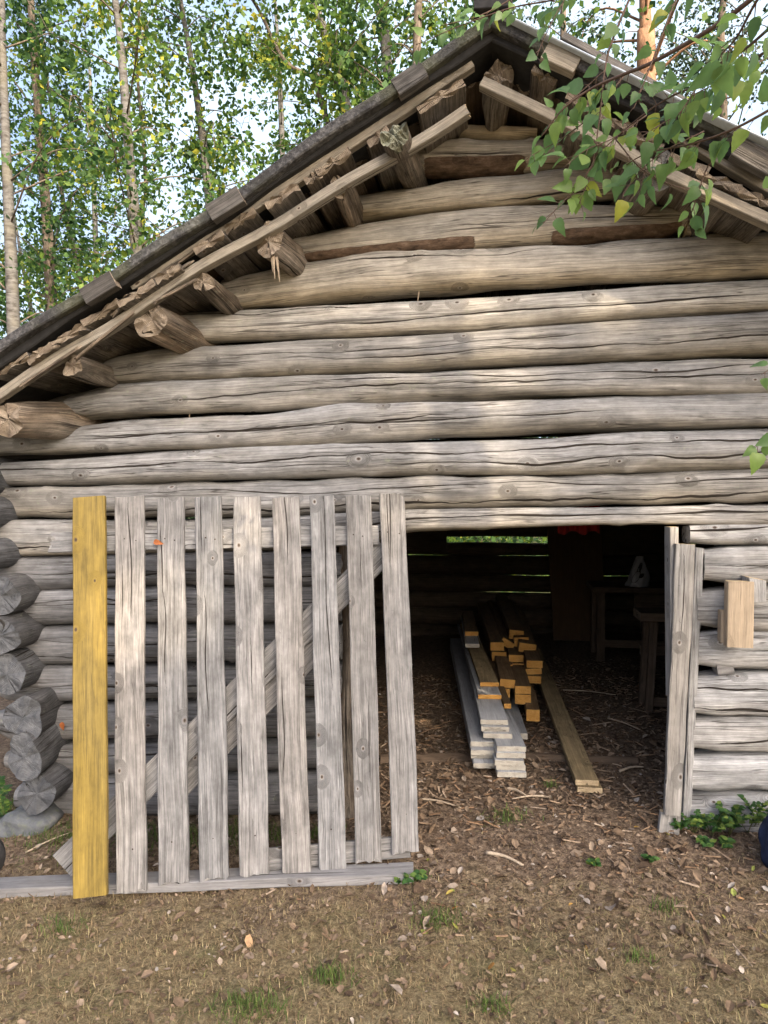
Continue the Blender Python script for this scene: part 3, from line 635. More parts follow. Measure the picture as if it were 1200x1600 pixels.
for (t0, a0, t1, a1, w) in [(.15, 4.2, .55, 4.6, .35), (.5, 4.55, .8, 4.9, .3), (.3, 4.75, .45, 5.05, .25)]:
    b = len(V)
    for q in range(7):
        t = t0+(t1-t0)*q/6; prof = np.interp(t, [0, .08, .5, .8, .88, 1], [.098, .10, .074, .045, .034, .03]); am = a0+(a1-a0)*q/6
        for a in (am-w*(.4+.6*math.sin(PI*(q+.5)/7)), am+w*(.4+.6*math.sin(PI*(q+.5)/7))):
            r = prof*(1+.10*math.sin(3*a+5*t)+.07*math.sin(7*a-9*t)+.05*math.sin(11*a+3)*t)+.003
            V.append((bagc[0]+r*math.cos(a)+.02*t, bagc[1]+r*.8*math.sin(a), zb+(bh+.02)*t))
    for q in range(6): Fc.append([b+2*q, b+2*q+1, b+2*q+3, b+2*q+2])
mesh_obj('bag_print', V, Fc, [m_ink], parent=bag)
m_red = plain('red_cloth', (.22, .015, .015), .9, .2)
nx = 30; top = [P(872+66*i/(nx-1), 790, 1.1) for i in range(nx)]
Rw = np.array([[top[i]+V3(0, .03*math.sin(i*.9), 0) for i in range(nx)], [top[i]+V3(0, .035*math.sin(i*.9+.4), -(.10+.012*math.sin(i*.6))) for i in range(nx)], [top[i]+V3(0, .03*math.sin(i*.9+.8), -(.165+.012*math.sin(i*.45))) for i in range(nx)]])
Rw = np.concatenate([Rw, Rw[::-1]+V3(0, .006, 0)])
o = mesh_obj('red_cloth', Rw.reshape(-1, 3), grid_faces(6, nx), [m_red], org=top[0])
tag(o, 'red cloth hanging in the dark just behind the door lintel', 'cloth')

# ================================================================== SMALL THINGS AT THE EDGES
st = P(52, 1276, -.15)
vs = []; Fq = []; nu, nv = 22, 33
for i in range(nu):
    for j in range(nv):
        th, ph = PI*i/(nu-1), 2*PI*j/(nv-1); d = V3(math.sin(th)*math.cos(ph), math.sin(th)*math.sin(ph), math.cos(th))
        d = np.sign(d)*np.abs(d)**.75
        r = 1+.10*math.sin(3*ph+2*th)+.07*math.sin(5*th-2*ph+1)+.03*math.sin(9*ph+7*th)*math.sin(th)
        vs.append(st+d*r*V3(.135, .16, .075)+V3(0, 0, -.02))
s = NT('grey_stone'); co = s.n('ShaderNodeTexCoord').outputs['Object']; n1 = s.noise(co, 9, 6, .7); n2 = s.noise(co, 40, 3)
m_stone = s.out(s.mix(s.mp(n2, .5, .7, 0, .4), s.ramp(n1, [(.3, (.055, .063, .072)), (.6, (.12, .13, .145)), (.75, (.22, .225, .225))]), rgb((.16, .18, .12))), .9, s.bump(n1, .012))
o = mesh_obj('corner_stone', vs, grid_faces(nu, nv), [m_stone], org=st); tag(o, 'blue grey foundation stone under the lowest log end at the left corner', 'stone')
# black tyre cut off by the left edge
tc = P(-38, 1338, -.9); m_rub = plain('black_rubber', (.018, .018, .02), .6, .3); m_rim = plain('pale_rim', (.5, .5, .5), .4, .1)
ty = thing('wheel', 'small black tyre with a pale rim cut off by the left edge of the photo', 'wheel', tuple(tc-V3(0, 0, .11)))
def torus(name, c, R, r, axis, mat, par, nu=40, nv=14, sq=1.):
    axis = unit(axis); e1 = unit(np.cross(axis, (0, 0, 1))); e2 = np.cross(axis, e1); V = []
    for i in range(nu):
        a = 2*PI*i/(nu-1); d = math.cos(a)*e1+math.sin(a)*e2
        for j in range(nv): b = 2*PI*j/(nv-1); V.append(c+d*(R+r*math.cos(b))+axis*r*sq*math.sin(b))
    return mesh_obj(name, V, grid_faces(nu, nv), [mat], parent=par)
wax = unit((-.25, 1, .1))
torus('tyre', tc, .075, .033, wax, m_rub, ty); torus('rim', tc-wax*.024, .05, .01, wax, m_rim, ty); torus('hub', tc, .014, .012, wax, m_rim, ty, nu=18)
# navy sack cut off by the right edge
sc0 = G(1254, 1362); m_navy = plain('navy_fabric', (.02, .03, .07), .85, .35, 12, .01)
nu, nv = 30, 49; tt = np.linspace(0, 1, nu); Rg = np.zeros((nu, nv, 3))
for i, t in enumerate(tt):
    for j in range(nv):
        a = 2*PI*j/(nv-1); pr = np.interp(t, [0, .12, .4, .7, .85, .93, 1], [.11, .135, .145, .12, .07, .035, .05])
        r = pr*(1+.07*math.sin(5*a+4*t)+.05*math.sin(9*a-7*t)+.035*math.sin(17*a+14*t)+.03*math.sin(13*t+4*a))
        Rg[i, j] = sc0+V3(r*math.cos(a), r*math.sin(a), -.01+.31*t)
o = loft('sack', Rg, tt, np.broadcast_to(np.linspace(0, 1, nv)[None], (nu, nv)), [m_navy], None, org=sc0); tag(o, 'navy blue fabric sack cut off by the right edge beside the weeds', 'sack')

# ================================================================== GROUND
def axis_pts(a, b, fine, far):
    core = np.arange(a, b, fine); g = [b]; st_ = fine
    while g[-1] < far: st_ *= 1.25; g.append(g[-1]+st_)
    l = [a]; st_ = fine
    while l[-1] > -far: st_ *= 1.25; l.append(l[-1]-st_)
    return np.concatenate([np.array(l[1:])[::-1], core, np.array(g)])
gx = axis_pts(-2.8, 2.8, .035, 220.); gy = axis_pts(-2.0, 1.6, .035, 220.)
GX, GY = np.meshgrid(gx, gy, indexing='ij')
GZ = ground_z(GX, GY) + wob(GX*1.3+GY*.4, 9, .004, 1)*np.cos(GY*11) + wob(GY*1.1-GX*.7, 13, .004, 2)*np.cos(GX*9)
s = NT('forest_floor'); co = s.n('ShaderNodeTexCoord').outputs['Object']
n1 = s.noise(co, 3.2, 4, .6); n2 = s.noise(co, 38, 5, .7); n3 = s.noise(co, 130, 3, .6)
col = s.ramp(n2, [(.28, (.04, .028, .02)), (.45, (.10, .071, .05)), (.6, (.18, .135, .096)), (.75, (.30, .24, .18))])
gr = s.ramp(n2, [(.3, (.06, .047, .025)), (.5, (.16, .127, .068)), (.7, (.27, .225, .13))]); gr = s.mix(s.mp(s.noise(co, 5.5, 3), .5, .68, 0, .55, True), gr, rgb((.085, .088, .034)))
sep = s.n('ShaderNodeSeparateXYZ'); s.put(sep.inputs[0], co)
fr = s.mp(s.math('ADD', sep.outputs[1], s.math('MULTIPLY', s.math('SUBTRACT', n1, .5), 1.4)), -.35, -.95, 0, .85, True)
col = s.mix(fr, col, gr); f3 = s.mp(n3, .3, .7, .72, 1.5); col = s.mix(1., col, s.vec(f3, f3, f3), 'MULTIPLY')
far_ = s.mp(sep.outputs[1], 5.5, 8, 0, .8, True); col = s.mix(far_, col, rgb((.05, .075, .02)))
m_ground = s.out(col, .95, s.bump(s.math('ADD', n2, s.math('MULTIPLY', n3, .5)), .02))
o = mesh_obj('ground', np.stack([GX, GY, GZ], -1).reshape(-1, 3), grid_faces(len(gx), len(gy)), [m_ground]); tag(o, kind='structure')

def scatter_leaf(name, pts, size, tints, mat, label, cat, asp=.62, flat=.35, kind='stuff', curl=.25, lift=.004):
    n = len(pts); a = rng.random(n)*2*PI; tl = rng.normal(size=n)*flat; tl2 = rng.normal(size=n)*flat
    d = np.stack([np.cos(a)*np.cos(tl), np.sin(a)*np.cos(tl), np.sin(tl)], -1)
    w = np.stack([-np.sin(a)*np.cos(tl2), np.cos(a)*np.cos(tl2), np.sin(tl2)], -1); up_ = np.cross(d, w)
    L = size[:, None]; Wd = L*asp*(.7+.6*rng.random((n, 1))); cu = curl*L*rng.random((n, 1))
    c = pts + V3(0, 0, lift) + np.abs(d[:, 2:3])*L*.5*V3(0, 0, 1)
    q = [c-d*L/2, c-d*L*.18-w*Wd/2+up_*cu, c+d*L*.2-w*Wd*.42+up_*cu, c+d*L/2+up_*cu*.6, c+d*L*.2+w*Wd*.42+up_*cu, c-d*L*.18+w*Wd/2+up_*cu]
    V = np.stack(q, 1).reshape(-1, 3); b = np.arange(n)[:, None]*6
    Fq = np.concatenate([b+np.array([[0, 1, 2, 3]]), b+np.array([[0, 3, 4, 5]])], 0)
    o = mesh_obj(name, V, Fq, [mat], smooth=False, fattr={'tint': np.concatenate([tints, tints])})
    if label: tag(o, label, cat, kind=kind)
    return o
def rand_ground(n, x0, x1, y0, y1, dens=None):
    x = rng.uniform(x0, x1, n); y = rng.uniform(y0, y1, n)
    if dens is not None: k = rng.random(n) < dens(x, y); x, y = x[k], y[k]
    return np.stack([x, y, ground_z(x, y)], -1)
m_litter = tintmat('dead_leaf', [(0, (.035, .02, .013)), (.25, (.105, .072, .046)), (.5, (.175, .125, .084)), (.74, (.23, .18, .135)), (.9, (.31, .285, .26)), (.96, (.36, .19, .06)), (1, (.34, .32, .09))], .1, .8)
def dl(x, y): return np.clip(.35+.65*np.clip((y+.95)/.6, 0, 1)*np.clip((x+1.0)/.6, .35, 1), 0, 1)*np.where((y > 1.2), .35, 1)
p = rand_ground(42000, -2.6, 2.0, -1.75, 3.2, dl); sz = np.clip(rng.lognormal(-4.0, .45, len(p)), .008, .06)
scatter_leaf('leaf_litter', p, sz, rng.beta(2.0, 2.4, len(p))*.98, m_litter, 'brown dead leaves scattered over the bare earth before the doorway', 'leaf litter')
m_ygreen = tintmat('fallen_leaf', [(0, (.18, .22, .05)), (.5, (.33, .29, .07)), (1, (.34, .17, .05))], .15, .6)
for i, (x, y) in enumerate([(1015, 1342), (1002, 1330)]): pass
p = rand_ground(26, -.4, 1.6, -1.3, -.1); scatter_leaf('fallen_leaf', p, rng.uniform(.018, .04, len(p)), rng.random(len(p)), m_ygreen, 'scattered yellow and green fallen birch leaves on the brown litter', 'fallen leaves')
# chips and shavings
def chips(name, p, Ls, Ws, mat, label, cat, tilt=.18):
    n = len(p); a = rng.random(n)*2*PI; tl = rng.normal(size=n)*tilt
    d = np.stack([np.cos(a)*np.cos(tl), np.sin(a)*np.cos(tl), np.sin(tl)], -1); w = np.stack([-np.sin(a), np.cos(a), 0*a], -1); u = np.cross(d, w)
    c = p+V3(0, 0, .006)+np.abs(d[:, 2:])*Ls[:, None]*.5*V3(0, 0, 1); V = []
    for sx, sy, sz in ((-1, -1, -1), (1, -.6, -1), (1, .6, -1), (-1, 1, -1), (-1, -1, 1), (1, -.6, 1), (1, .6, 1), (-1, 1, 1)):
        V.append(c+d*(sx*Ls/2)[:, None]+w*(sy*Ws/2)[:, None]+u*(sz*.0022))
    V = np.stack(V, 1).reshape(-1, 3); b = np.arange(n)[:, None]*8
    Fq = np.concatenate([b+np.array([q]) for q in ([0, 3, 2, 1], [4, 5, 6, 7], [0, 1, 5, 4], [1, 2, 6, 5], [2, 3, 7, 6], [3, 0, 4, 7])])
    o = mesh_obj(name, V, Fq, [mat], smooth=False, fattr={'tint': np.tile(rng.random(n), 6)}); return tag(o, label, cat, kind='stuff')
m_chip = tintmat('wood_chip', [(0, (.10, .06, .035)), (.4, (.22, .14, .085)), (.75, (.24, .175, .12)), (1, (.34, .27, .205))], 0, .85)
def dc(x, y): return np.clip(.12+np.clip((y+.6)/.7, 0, 1), 0, 1)
p = rand_ground(2600, -.9, 1.6, -1.0, 2.6, dc); n = len(p)
chips('wood_chips', p, np.clip(rng.lognormal(-3.4, .55, n), .012, .15), rng.uniform(.002, .010, n), m_chip, 'wood chips and bark slivers littering the earth in the doorway', 'wood chips')
# dry grass, needles, moss
def blades(name, p, Ls, ws, mat, label, cat, lean=1.0, beta=(2, 2)):
    n = len(p); a = rng.random(n)*2*PI; th = np.abs(rng.normal(size=n))*lean; th = np.clip(th, 0, 1.52)
    d = np.stack([np.cos(a)*np.sin(th), np.sin(a)*np.sin(th), np.cos(th)], -1); w = np.stack([-np.sin(a), np.cos(a), 0*a], -1)
    mid = p+d*(Ls*.55)[:, None]; tip = mid+(d+np.stack([np.cos(a)*.5, np.sin(a)*.5, -.35+0*a], -1))*(Ls*.45)[:, None]; tip[:, 2] = np.maximum(tip[:, 2], p[:, 2]+.003)
    W = w*ws[:, None]
    V = np.stack([p-W, p+W, mid+W*.7, mid-W*.7, tip], 1).reshape(-1, 3); b = np.arange(n)*5
    Fq = [[i, i+1, i+2, i+3] for i in b.tolist()]+[[i+3, i+2, i+4] for i in b.tolist()]
    t = rng.beta(*beta, n); o = mesh_obj(name, V, Fq, [mat], smooth=False, fattr={'tint': np.concatenate([t, t])}); return tag(o, label, cat, kind='stuff')
m_dry = tintmat('dry_grass', [(0, (.055, .035, .02)), (.35, (.16, .115, .065)), (.6, (.24, .185, .105)), (.8, (.31, .255, .15)), (1, (.17, .18, .055))], .1, .85)
def dg(x, y): return np.clip((-y-.25)/.45+.25*np.sin(3*x+1)*np.sin(4*y), .06, 1)
p = rand_ground(110000, -2.7, 1.7, -1.75, .1, dg); n = len(p)
blades('dry_grass', p, rng.uniform(.008, .036, n), rng.uniform(.0008, .0018, n), m_dry, 'short dry brown grass and needles covering the ground in front', 'dry grass', 2.4)
m_green = tintmat('green_grass', [(0, (.03, .06, .012)), (.5, (.07, .12, .025)), (1, (.15, .18, .05))], .25, .7)
cl = []
for (x, y, r, k) in [(515, 1530, .04, 160), (385, 1578, .06, 260), (770, 1575, .03, 90), (1040, 1420, .03, 60), (680, 1440, .05, 160), (100, 1450, .05, 100), (790, 1280, .06, 150), (640, 1375, .03, 120), (1000, 1500, .03, 60), (240, 1310, .1, 330), (310, 1310, .1, 300), (370, 1300, .1, 300), (440, 1305, .08, 260), (500, 1310, .06, 160), (90, 1310, .12, 420), (30, 1290, .1, 260), (130, 1300, .08, 200), (10, 1260, .08, 200), (860, 1230, .02, 40)]:
    c = G(x, y); q = c+np.stack([rng.normal(size=k)*r, rng.normal(size=k)*r*.6, 0*np.arange(k)], -1); q[:, 2] = ground_z(q[:, 0], q[:, 1]); cl.append(q)
p = np.vstack(cl); n = len(p)
blades('green_grass', p, rng.uniform(.02, .06, n), rng.uniform(.001, .0022, n), m_green, 'sparse tufts of fresh green grass and moss at the wall foot', 'grass', .7)
# sticks, each one to be picked up
m_stick = plain('bleached_stick', (.34, .28, .21), .9, .3, 60)
def stick(a, b, r, label, z=.012, bend=.01):
    A, B = G(*a, z), G(*b, z); m = (A+B)/2+V3(0, bend, .006); V, Fq = [], []
    tube(V, Fq, smooth_path([A, m, B], 5), r, r*.5, 7); tag(mesh_obj('stick', V, Fq, [m_stick], org=A), label, 'stick', 'loose sticks on the ground')
stick((950, 1122), (1000, 1140), .007, 'pale thin stick on the dark earth before the trestle')
stick((760, 1332), (818, 1352), .009, 'curved bleached bark strip on the ground in front of the doorway')
stick((880, 1078), (965, 1086), .006, 'long thin stick across the barn floor behind the planks')
stick((40, 1332), (118, 1298), .004, 'forked twig on the ground before the corner stone')
stick((655, 1248), (720, 1262), .006, 'short pale stick beside the last gate picket')
stick((792, 1232), (822, 1243), .009, 'fresh splinter lying below the near ends of the white boards')
stick((862, 1245), (800, 1248), .006, 'thin splinter between the white boards and the pine planks')
stick((968, 1205), (1005, 1198), .008, 'bark sliver at the right end of the half buried pole')

# ================================================================== LEAFY PLANTS
def leaf_shape(n=9):
    """outline of a birch leaf in its own plane: length 1 along y, serrated"""
    L, Rr = [], []
    for i in range(n+1):
        t = i/n; w = .40*math.sin(PI*min(1, t**.62))**.9*(1-.18*t); w = w*(1 if i % 2 else .90)
        L.append((-w, t)); Rr.append((w, t))
    return L, Rr
LS = leaf_shape(10)
def add_leaf(V, Fq, T, base, d, nrm, size, tint, fold=.25, droop=.25, asp=1.):
    d = unit(d); w = unit(np.cross(d, nrm)); nrm = np.cross(w, d); b = len(V); n = len(LS[0])
    for i in range(n):
        t = LS[0][i][1]; c = base+d*t*size-nrm*droop*size*t*t
        x = LS[1][i][0]*size*asp
        V.append(c-w*x*math.cos(fold)+nrm*x*math.sin(fold)); V.append(c); V.append(c+w*x*math.cos(fold)+nrm*x*math.sin(fold))
    for i in range(n-1):
        a = b+3*i; Fq.append([a, a+1, a+4, a+3]); Fq.append([a+1, a+2, a+5, a+4]); T += [tint, tint]
m_leaf = tintmat('birch_leaf', [(0, (.075, .15, .055)), (.45, (.13, .235, .075)), (.78, (.20, .30, .06)), (1, (.36, .36, .05))], .55, .45, .15, .5)
m_weed = tintmat('weed_leaf', [(0, (.02, .06, .015)), (.5, (.045, .11, .03)), (1, (.16, .22, .04))], .3, .55, .15)
m_dryleaf = tintmat('orange_dried_leaf', [(0, (.24, .07, .02)), (1, (.38, .15, .05))], .2, .6)
m_stem = plain('green_stem', (.10, .11, .04), .7)
def weed(x, y, h, k, label, size=.028, name='weed_plant', dy=0.):
    c = G(x, y); t = thing(name, label, 'plant', tuple(c), 'weeds at the wall foot'); Vs, Fs, V, Fq, T = [], [], [], [], []
    for i in range(k):
        a = random.uniform(0, 6.28); tip = c+V3(math.cos(a)*h*random.uniform(.2, .8), math.sin(a)*h*.4-.02, h*random.uniform(.5, 1.)); mid = (c+tip)/2+V3(0, 0, h*.15)
        path = smooth_path([c, mid, tip], 4); tube(Vs, Fs, path, .0016, .0007, 5)
        for q in range(3, len(path)):
            for sd in (-1, 1):
                dr = V3(math.cos(a+sd*1.2), math.sin(a+sd*1.2)-.3, random.uniform(-.1, .5)); add_leaf(V, Fq, T, path[q], dr, V3(random.uniform(-.4, .4), -.5, 1), size*random.uniform(.6, 1.15), random.random()**1.3, .2, .2)
    mesh_obj('stem', Vs, Fs, [m_stem], parent=t); mesh_obj('leaves', V, Fq, [m_weed], parent=t, fattr={'tint': T}); return t
for a in [(1058, 1300, .07, 5, 'low round leaved weed at the foot of the door jamb'), (1085, 1302, .10, 7, 'bushy green weed just right of the door jamb'), (1112, 1306, .12, 8, 'bushy green weed in the middle of the clump below the right wall'),
          (1140, 1306, .13, 8, 'bushy green weed against the lowest right log'), (1168, 1302, .19, 7, 'tallest weed of the clump with a leaning stem by the right edge'), (1186, 1300, .16, 6, 'dark green weed beside the navy sack'),
          (1098, 1322, .05, 4, 'yellow green weed in front of the clump by the jamb'), (1130, 1326, .05, 4, 'small yellow green weed in front of the right clump'), (1014, 1344, .035, 3, 'lone seedling with rounded leaf in front of the doorway'),
          (925, 1352, .03, 3, 'tiny yellow green seedling in the leaf litter'), (655, 1375, .05, 4, 'small weed at the right end of the ground plank'), (630, 1382, .05, 3, 'yellow green weed in front of the ground plank end'),
          (5, 1285, .12, 7, 'leafy weed beside the corner stone at the left edge'), (-5, 1262, .14, 6, 'taller weed behind the corner stone at the left edge')]: weed(*a)

for (x, y, Y, dx, dz, lab) in [(97, 1128, -.13, .1, -1, 'orange dried leaf stuck on a low log between the log ends and the yellow plank'), (240, 846, -.40, 1, -.2, 'orange dried leaf caught on the top rail of the picket gate')]:
    V, Fq, T = [], [], []; c = P(x, y, Y); add_leaf(V, Fq, T, c, V3(dx, -.1, dz), V3(.2, -1, .2), .045, .3, .35, .3, .8)
    tag(mesh_obj('dried_leaf', V, Fq, [m_dryleaf], fattr={'tint': T}, org=c), lab, 'leaf')
# ---- the overhanging birch at the right, its crown above and behind the viewer
m_twig = plain('birch_twig', (.10, .065, .05), .8, .3, 60)
m_bark = NT('birch_bark'); s = m_bark; co = s.n('ShaderNodeTexCoord').outputs['Object']
mpn = s.n('ShaderNodeMapping'); s.put(mpn.inputs[0], co); mpn.inputs['Scale'].default_value = (6, 6, 22)
n1 = s.noise(mpn.outputs[0], 1, 4, .7); n2 = s.noise(co, 2.5, 3)
m_birch = s.out(s.mix(s.mp(n2, .45, .7, 0, .5, True), s.ramp(n1, [(.34, (.04, .035, .03)), (.46, (.085, .083, .08)), (.7, (.15, .148, .145))]), rgb((.13, .12, .09))), .85, s.bump(n1, .01))
s = NT('brown_bark'); co = s.n('ShaderNodeTexCoord').outputs['Object']; mpn = s.n('ShaderNodeMapping'); s.put(mpn.inputs[0], co); mpn.inputs['Scale'].default_value = (14, 14, 4)
n1 = s.noise(mpn.outputs[0], 1, 5, .7); m_dbark = s.out(s.ramp(n1, [(.3, (.035, .028, .022)), (.6, (.14, .115, .09)), (.8, (.22, .19, .16))]), .9, s.bump(n1, .02))
s = NT('pine_bark'); co = s.n('ShaderNodeTexCoord').outputs['Object']; mpn = s.n('ShaderNodeMapping'); s.put(mpn.inputs[0], co); mpn.inputs['Scale'].default_value = (10, 10, 5)
n1 = s.noise(mpn.outputs[0], 1, 5, .7); m_pbark = s.out(s.ramp(n1, [(.3, (.10, .055, .035)), (.6, (.30, .17, .10)), (.8, (.38, .26, .18))]), .9, s.bump(n1, .02))

SUN_AZ, SUN_EL = math.radians(38), math.radians(36)       # towards the sun: behind the viewer, to the right
SUN = V3(math.sin(SUN_AZ)*math.cos(SUN_EL), -math.cos(SUN_AZ)*math.cos(SUN_EL), math.sin(SUN_EL))
near = thing('birch_tree', 'birch beside the viewer whose leafy twigs hang into the upper right over the barn roof', 'tree', (2.5, -3.0, gz(2.5, -3.)))
Vt, Ft = [], []; tr = smooth_path([V3(2.5, -3.0, -.1), V3(2.45, -3.05, 2), V3(2.3, -3.2, 4.5), V3(2.1, -3.5, 8), V3(2.0, -3.7, 11)], 6); tube(Vt, Ft, tr, .15, .03, 14)
mesh_obj('trunk', Vt, Ft, [m_birch], parent=near)
Vb, Fb, Vl, Fl, Tl = [], [], [], [], []
def PL(pts, Y): return [P(x, y, Y if not isinstance(Y, (list, tuple)) else Y[i]) for i, (x, y) in enumerate(pts)]
tw = [  # px polyline, depth plane(s), radius start/end, leaf start fraction, spacing (m), size
 ([(1290, -110), (1150, 18), (1030, 92), (975, 116), (925, 138), (880, 170), (845, 215)], [-2.3, -2.2, -2.1, -2.05, -2., -1.98, -1.95], .0075, .0015, .62, .03),
 ([(1000, -40), (958, 60), (945, 110), (936, 190), (924, 265), (905, 318)], -2.0, .0035, .001, .2, .027),
 ([(935, 240), (905, 290), (880, 315), (848, 350)], -2.0, .002, .0008, .1, .026),
 ([(975, 118), (930, 175), (880, 215), (832, 242)], -1.95, .0025, .0008, .25, .026),
 ([(1230, 60), (1130, 120), (1050, 150), (985, 195), (930, 245)], [-2.3, -2.2, -2.1, -2.05, -2.0], .004, .001, .1, .028),
 ([(1240, 150), (1150, 200), (1080, 225), (1010, 240), (960, 270)], [-2.2, -2.15, -2.1, -2.05, -2.0], .004, .001, .05, .03),
 ([(1130, 232), (1105, 262), (1085, 320), (1075, 345)], [-2.13, -2.1, -2.08, -2.05], .002, .001, .3, .035),
 ([(960, 215), (1000, 262), (1040, 285), (1085, 300)], -2.02, .002, .0008, .2, .027),
 ([(1010, 262), (1000, 290), (985, 312)], -2.0, .0015, .0007, .1, .025),
 ([(1240, 10), (1160, 80), (1110, 110), (1060, 180)], [-2.4, -2.3, -2.2, -2.2], .004, .001, .1, .03),
 ([(1080, -60), (1040, 40), (1010, 120), (990, 170)], -2.1, .003, .001, .1, .03),
 ([(960, -50), (880, -5), (800, 12), (720, 40), (650, 70)], [-1.8, -1.75, -1.7, -1.65, -1.6], .004, .001, .15, .035),
 ([(860, -40), (760, 20), (690, 40)], -1.6, .003, .001, .2, .03),
 ([(900, -30), (870, 20), (850, 60), (838, 90)], -1.9, .002, .001, .1, .03),
 ([(640, -40), (560, 60), (530, 110), (560, 140)], -.6, .003, .001, .4, .05),
 ([(1010, 180), (960, 215), (915, 235), (880, 262)], -2.02, .0018, .0008, .1, .027),
 ([(1100, 205), (1040, 235), (1000, 268), (972, 305)], -2.05, .0018, .0008, .1, .027),
 ([(1150, 150), (1090, 165), (1040, 190), (1000, 215)], -2.1, .002, .0008, .1, .027),
 ([(1200, 90), (1130, 125), (1080, 150)], -2.2, .002, .0008, .1, .03),
 ([(945, 110), (900, 150), (880, 165)], -1.98, .0016, .0008, .2, .03),
 ([(1280, -120), (1190, -10), (1150, 60), (1120, 90)], [-2.6, -2.55, -2.5, -2.45], .003, .001, .1, .022),
 ([(1290, 540), (1230, 560), (1190, 585)], -2.0, .002, .0008, .6, .028),
 ([(1290, 640), (1230, 670), (1178, 698)], -2.0, .002, .0008, .55, .02),
 ([(1290, 350), (1230, 320), (1200, 305)], -2.0, .002, .0008, .8, .03),
]
for (pts, Y, r0, r1, f0, sp) in tw:
    path = smooth_path(PL(pts, Y), 6); tube(Vb, Fb, path, r0*.62, r1*.75, 6)
    L = np.concatenate([[0], np.cumsum(np.linalg.norm(np.diff(path, axis=0), axis=1))]); x = f0*L[-1]; sd = 1
    while x < L[-1]+.001:
        q = np.array([np.interp(x, L, path[:, i]) for i in range(3)]); ax = unit(path[-1]-path[0]); sd = -sd
        for rep in range(1 if random.random() < .65 else 2):
            side = unit(np.cross(ax, V3(0, -1, 0)))*sd*(1 if rep == 0 else -1)
            dr = unit(ax*.5+side*random.uniform(.2, 1.)+V3(0, random.uniform(-.6, .5), random.uniform(-1.0, .1))); pet = q+dr*random.uniform(.008, .02)
            tube(Vb, Fb, [q, (q+pet)/2+V3(0, 0, .001), pet], .0007, .0005, 4)
            nr = V3(random.uniform(-.7, .7), -random.uniform(.3, 1.), random.uniform(-.2, 1.)); size = random.uniform(.021, .040)*(1 if random.random() < .8 else .7)
            tn = random.betavariate(2, 2.6) if random.random() > .04 else random.uniform(.8, 1)
            add_leaf(Vl, Fl, Tl, pet, dr, nr, size, tn, random.uniform(.0, .6), random.uniform(-.15, .8), random.uniform(.8, 1.2))
        x += sp*random.uniform(.42, .85)
# limbs that carry those twigs
for a, b in [(tr[10], P(1290, -110, -2.3)), (tr[11], P(1240, 10, -2.4)), (tr[9], P(1240, 150, -2.2)), (tr[9], P(1240, 60, -2.3)), (tr[13], P(1000, -40, -2.)), (tr[13], P(1080, -60, -2.1)), (tr[14], P(960, -50, -1.8)), (tr[14], P(860, -40, -1.6)), (tr[14], P(900, -30, -1.9)), (tr[15], P(640, -40, -.6)),
             (tr[11], P(1280, -120, -2.75)), (tr[6], P(1290, 540, -2.)), (tr[5], P(1290, 640, -2.)), (tr[7], P(1290, 350, -2.))]:
    tube(Vb, Fb, smooth_path([a, (a*.55+b*.45)+V3(0, 0, .25), b], 5), .012, .0035, 6)
mesh_obj('branch', Vb, Fb, [m_twig], parent=near)
mesh_obj('leaves', Vl, Fl, [m_leaf], parent=near, fattr={'tint': Tl})
# crown that shades the barn front; gaps let a few flecks of sun through
fleck = [(P(722, 808, -.1), .20), (P(765, 810, -.1), .15), (P(712, 592, -.1), .18), (P(690, 545, -.1), .14), (P(770, 590, -.1), .13), (P(212, 960, -.45), .12), (P(266, 962, -.42), .12), (P(612, 800, -.1), .06), (P(1062, 800, -.1), .06), (P(350, 890, -.1), .07), (P(985, 460, -.1), .06)]
def leaf_cards(p, size, asp=.7):
    n = len(p); d = rng.normal(size=(n, 3)); d /= np.linalg.norm(d, axis=1)[:, None]; g = rng.normal(size=(n, 3)); w = np.cross(d, g); w /= np.linalg.norm(w, axis=1)[:, None]
    L = size[:, None]; V = np.stack([p-d*L/2, p-w*L*asp/2+d*L*.05, p+d*L/2, p+w*L*asp/2+d*L*.05], 1).reshape(-1, 3)
    return V, np.arange(n*4).reshape(-1, 4)
q = np.stack([rng.normal(2.4, 1.0, 2600), rng.normal(-4.6, .9, 2600), rng.uniform(4.6, 11, 2600)], -1); n = len(q)
V, Fq = leaf_cards(q, rng.uniform(.04, .07, n)); mesh_obj('crown', V, Fq, [m_leaf], parent=near, smooth=False, fattr={'tint': rng.beta(2, 2.5, n)})
SHD = V3(-.4, -.3, 1.5)+SUN*15.5
shade = thing('birch_tree', 'tall birch behind the viewer whose crown keeps the barn front in shade', 'tree', (SHD[0], SHD[1], gz(SHD[0], SHD[1])))
Vt, Ft = [], []; tube(Vt, Ft, smooth_path([V3(SHD[0], SHD[1], -.2), V3(SHD[0]+.2, SHD[1], 5), V3(SHD[0], SHD[1]+.2, 13)], 6), .17, .03, 12); mesh_obj('trunk', Vt, Ft, [m_birch], parent=shade)
N = 62000; t = rng.uniform(13.6, 17.4, N); e1 = unit(np.cross(SUN, (0, 0, 1))); e2 = np.cross(e1, SUN)
q = V3(-.4, -.3, 1.5)+SUN*t[:, None]+e1*(rng.uniform(-3.7, 3.7, N))[:, None]+e2*(rng.uniform(-2.1, 2.5, N))[:, None]
keep = q[:, 2] > 2.5
for c, r in fleck:
    w = q-c; dd = np.linalg.norm(w-np.outer(w@SUN, SUN), axis=1); keep &= dd > r*1.25+.06
q = q[keep]; n = len(q); V, Fq = leaf_cards(q, rng.uniform(.10, .16, n)); shade_leaf = (V, Fq, n)

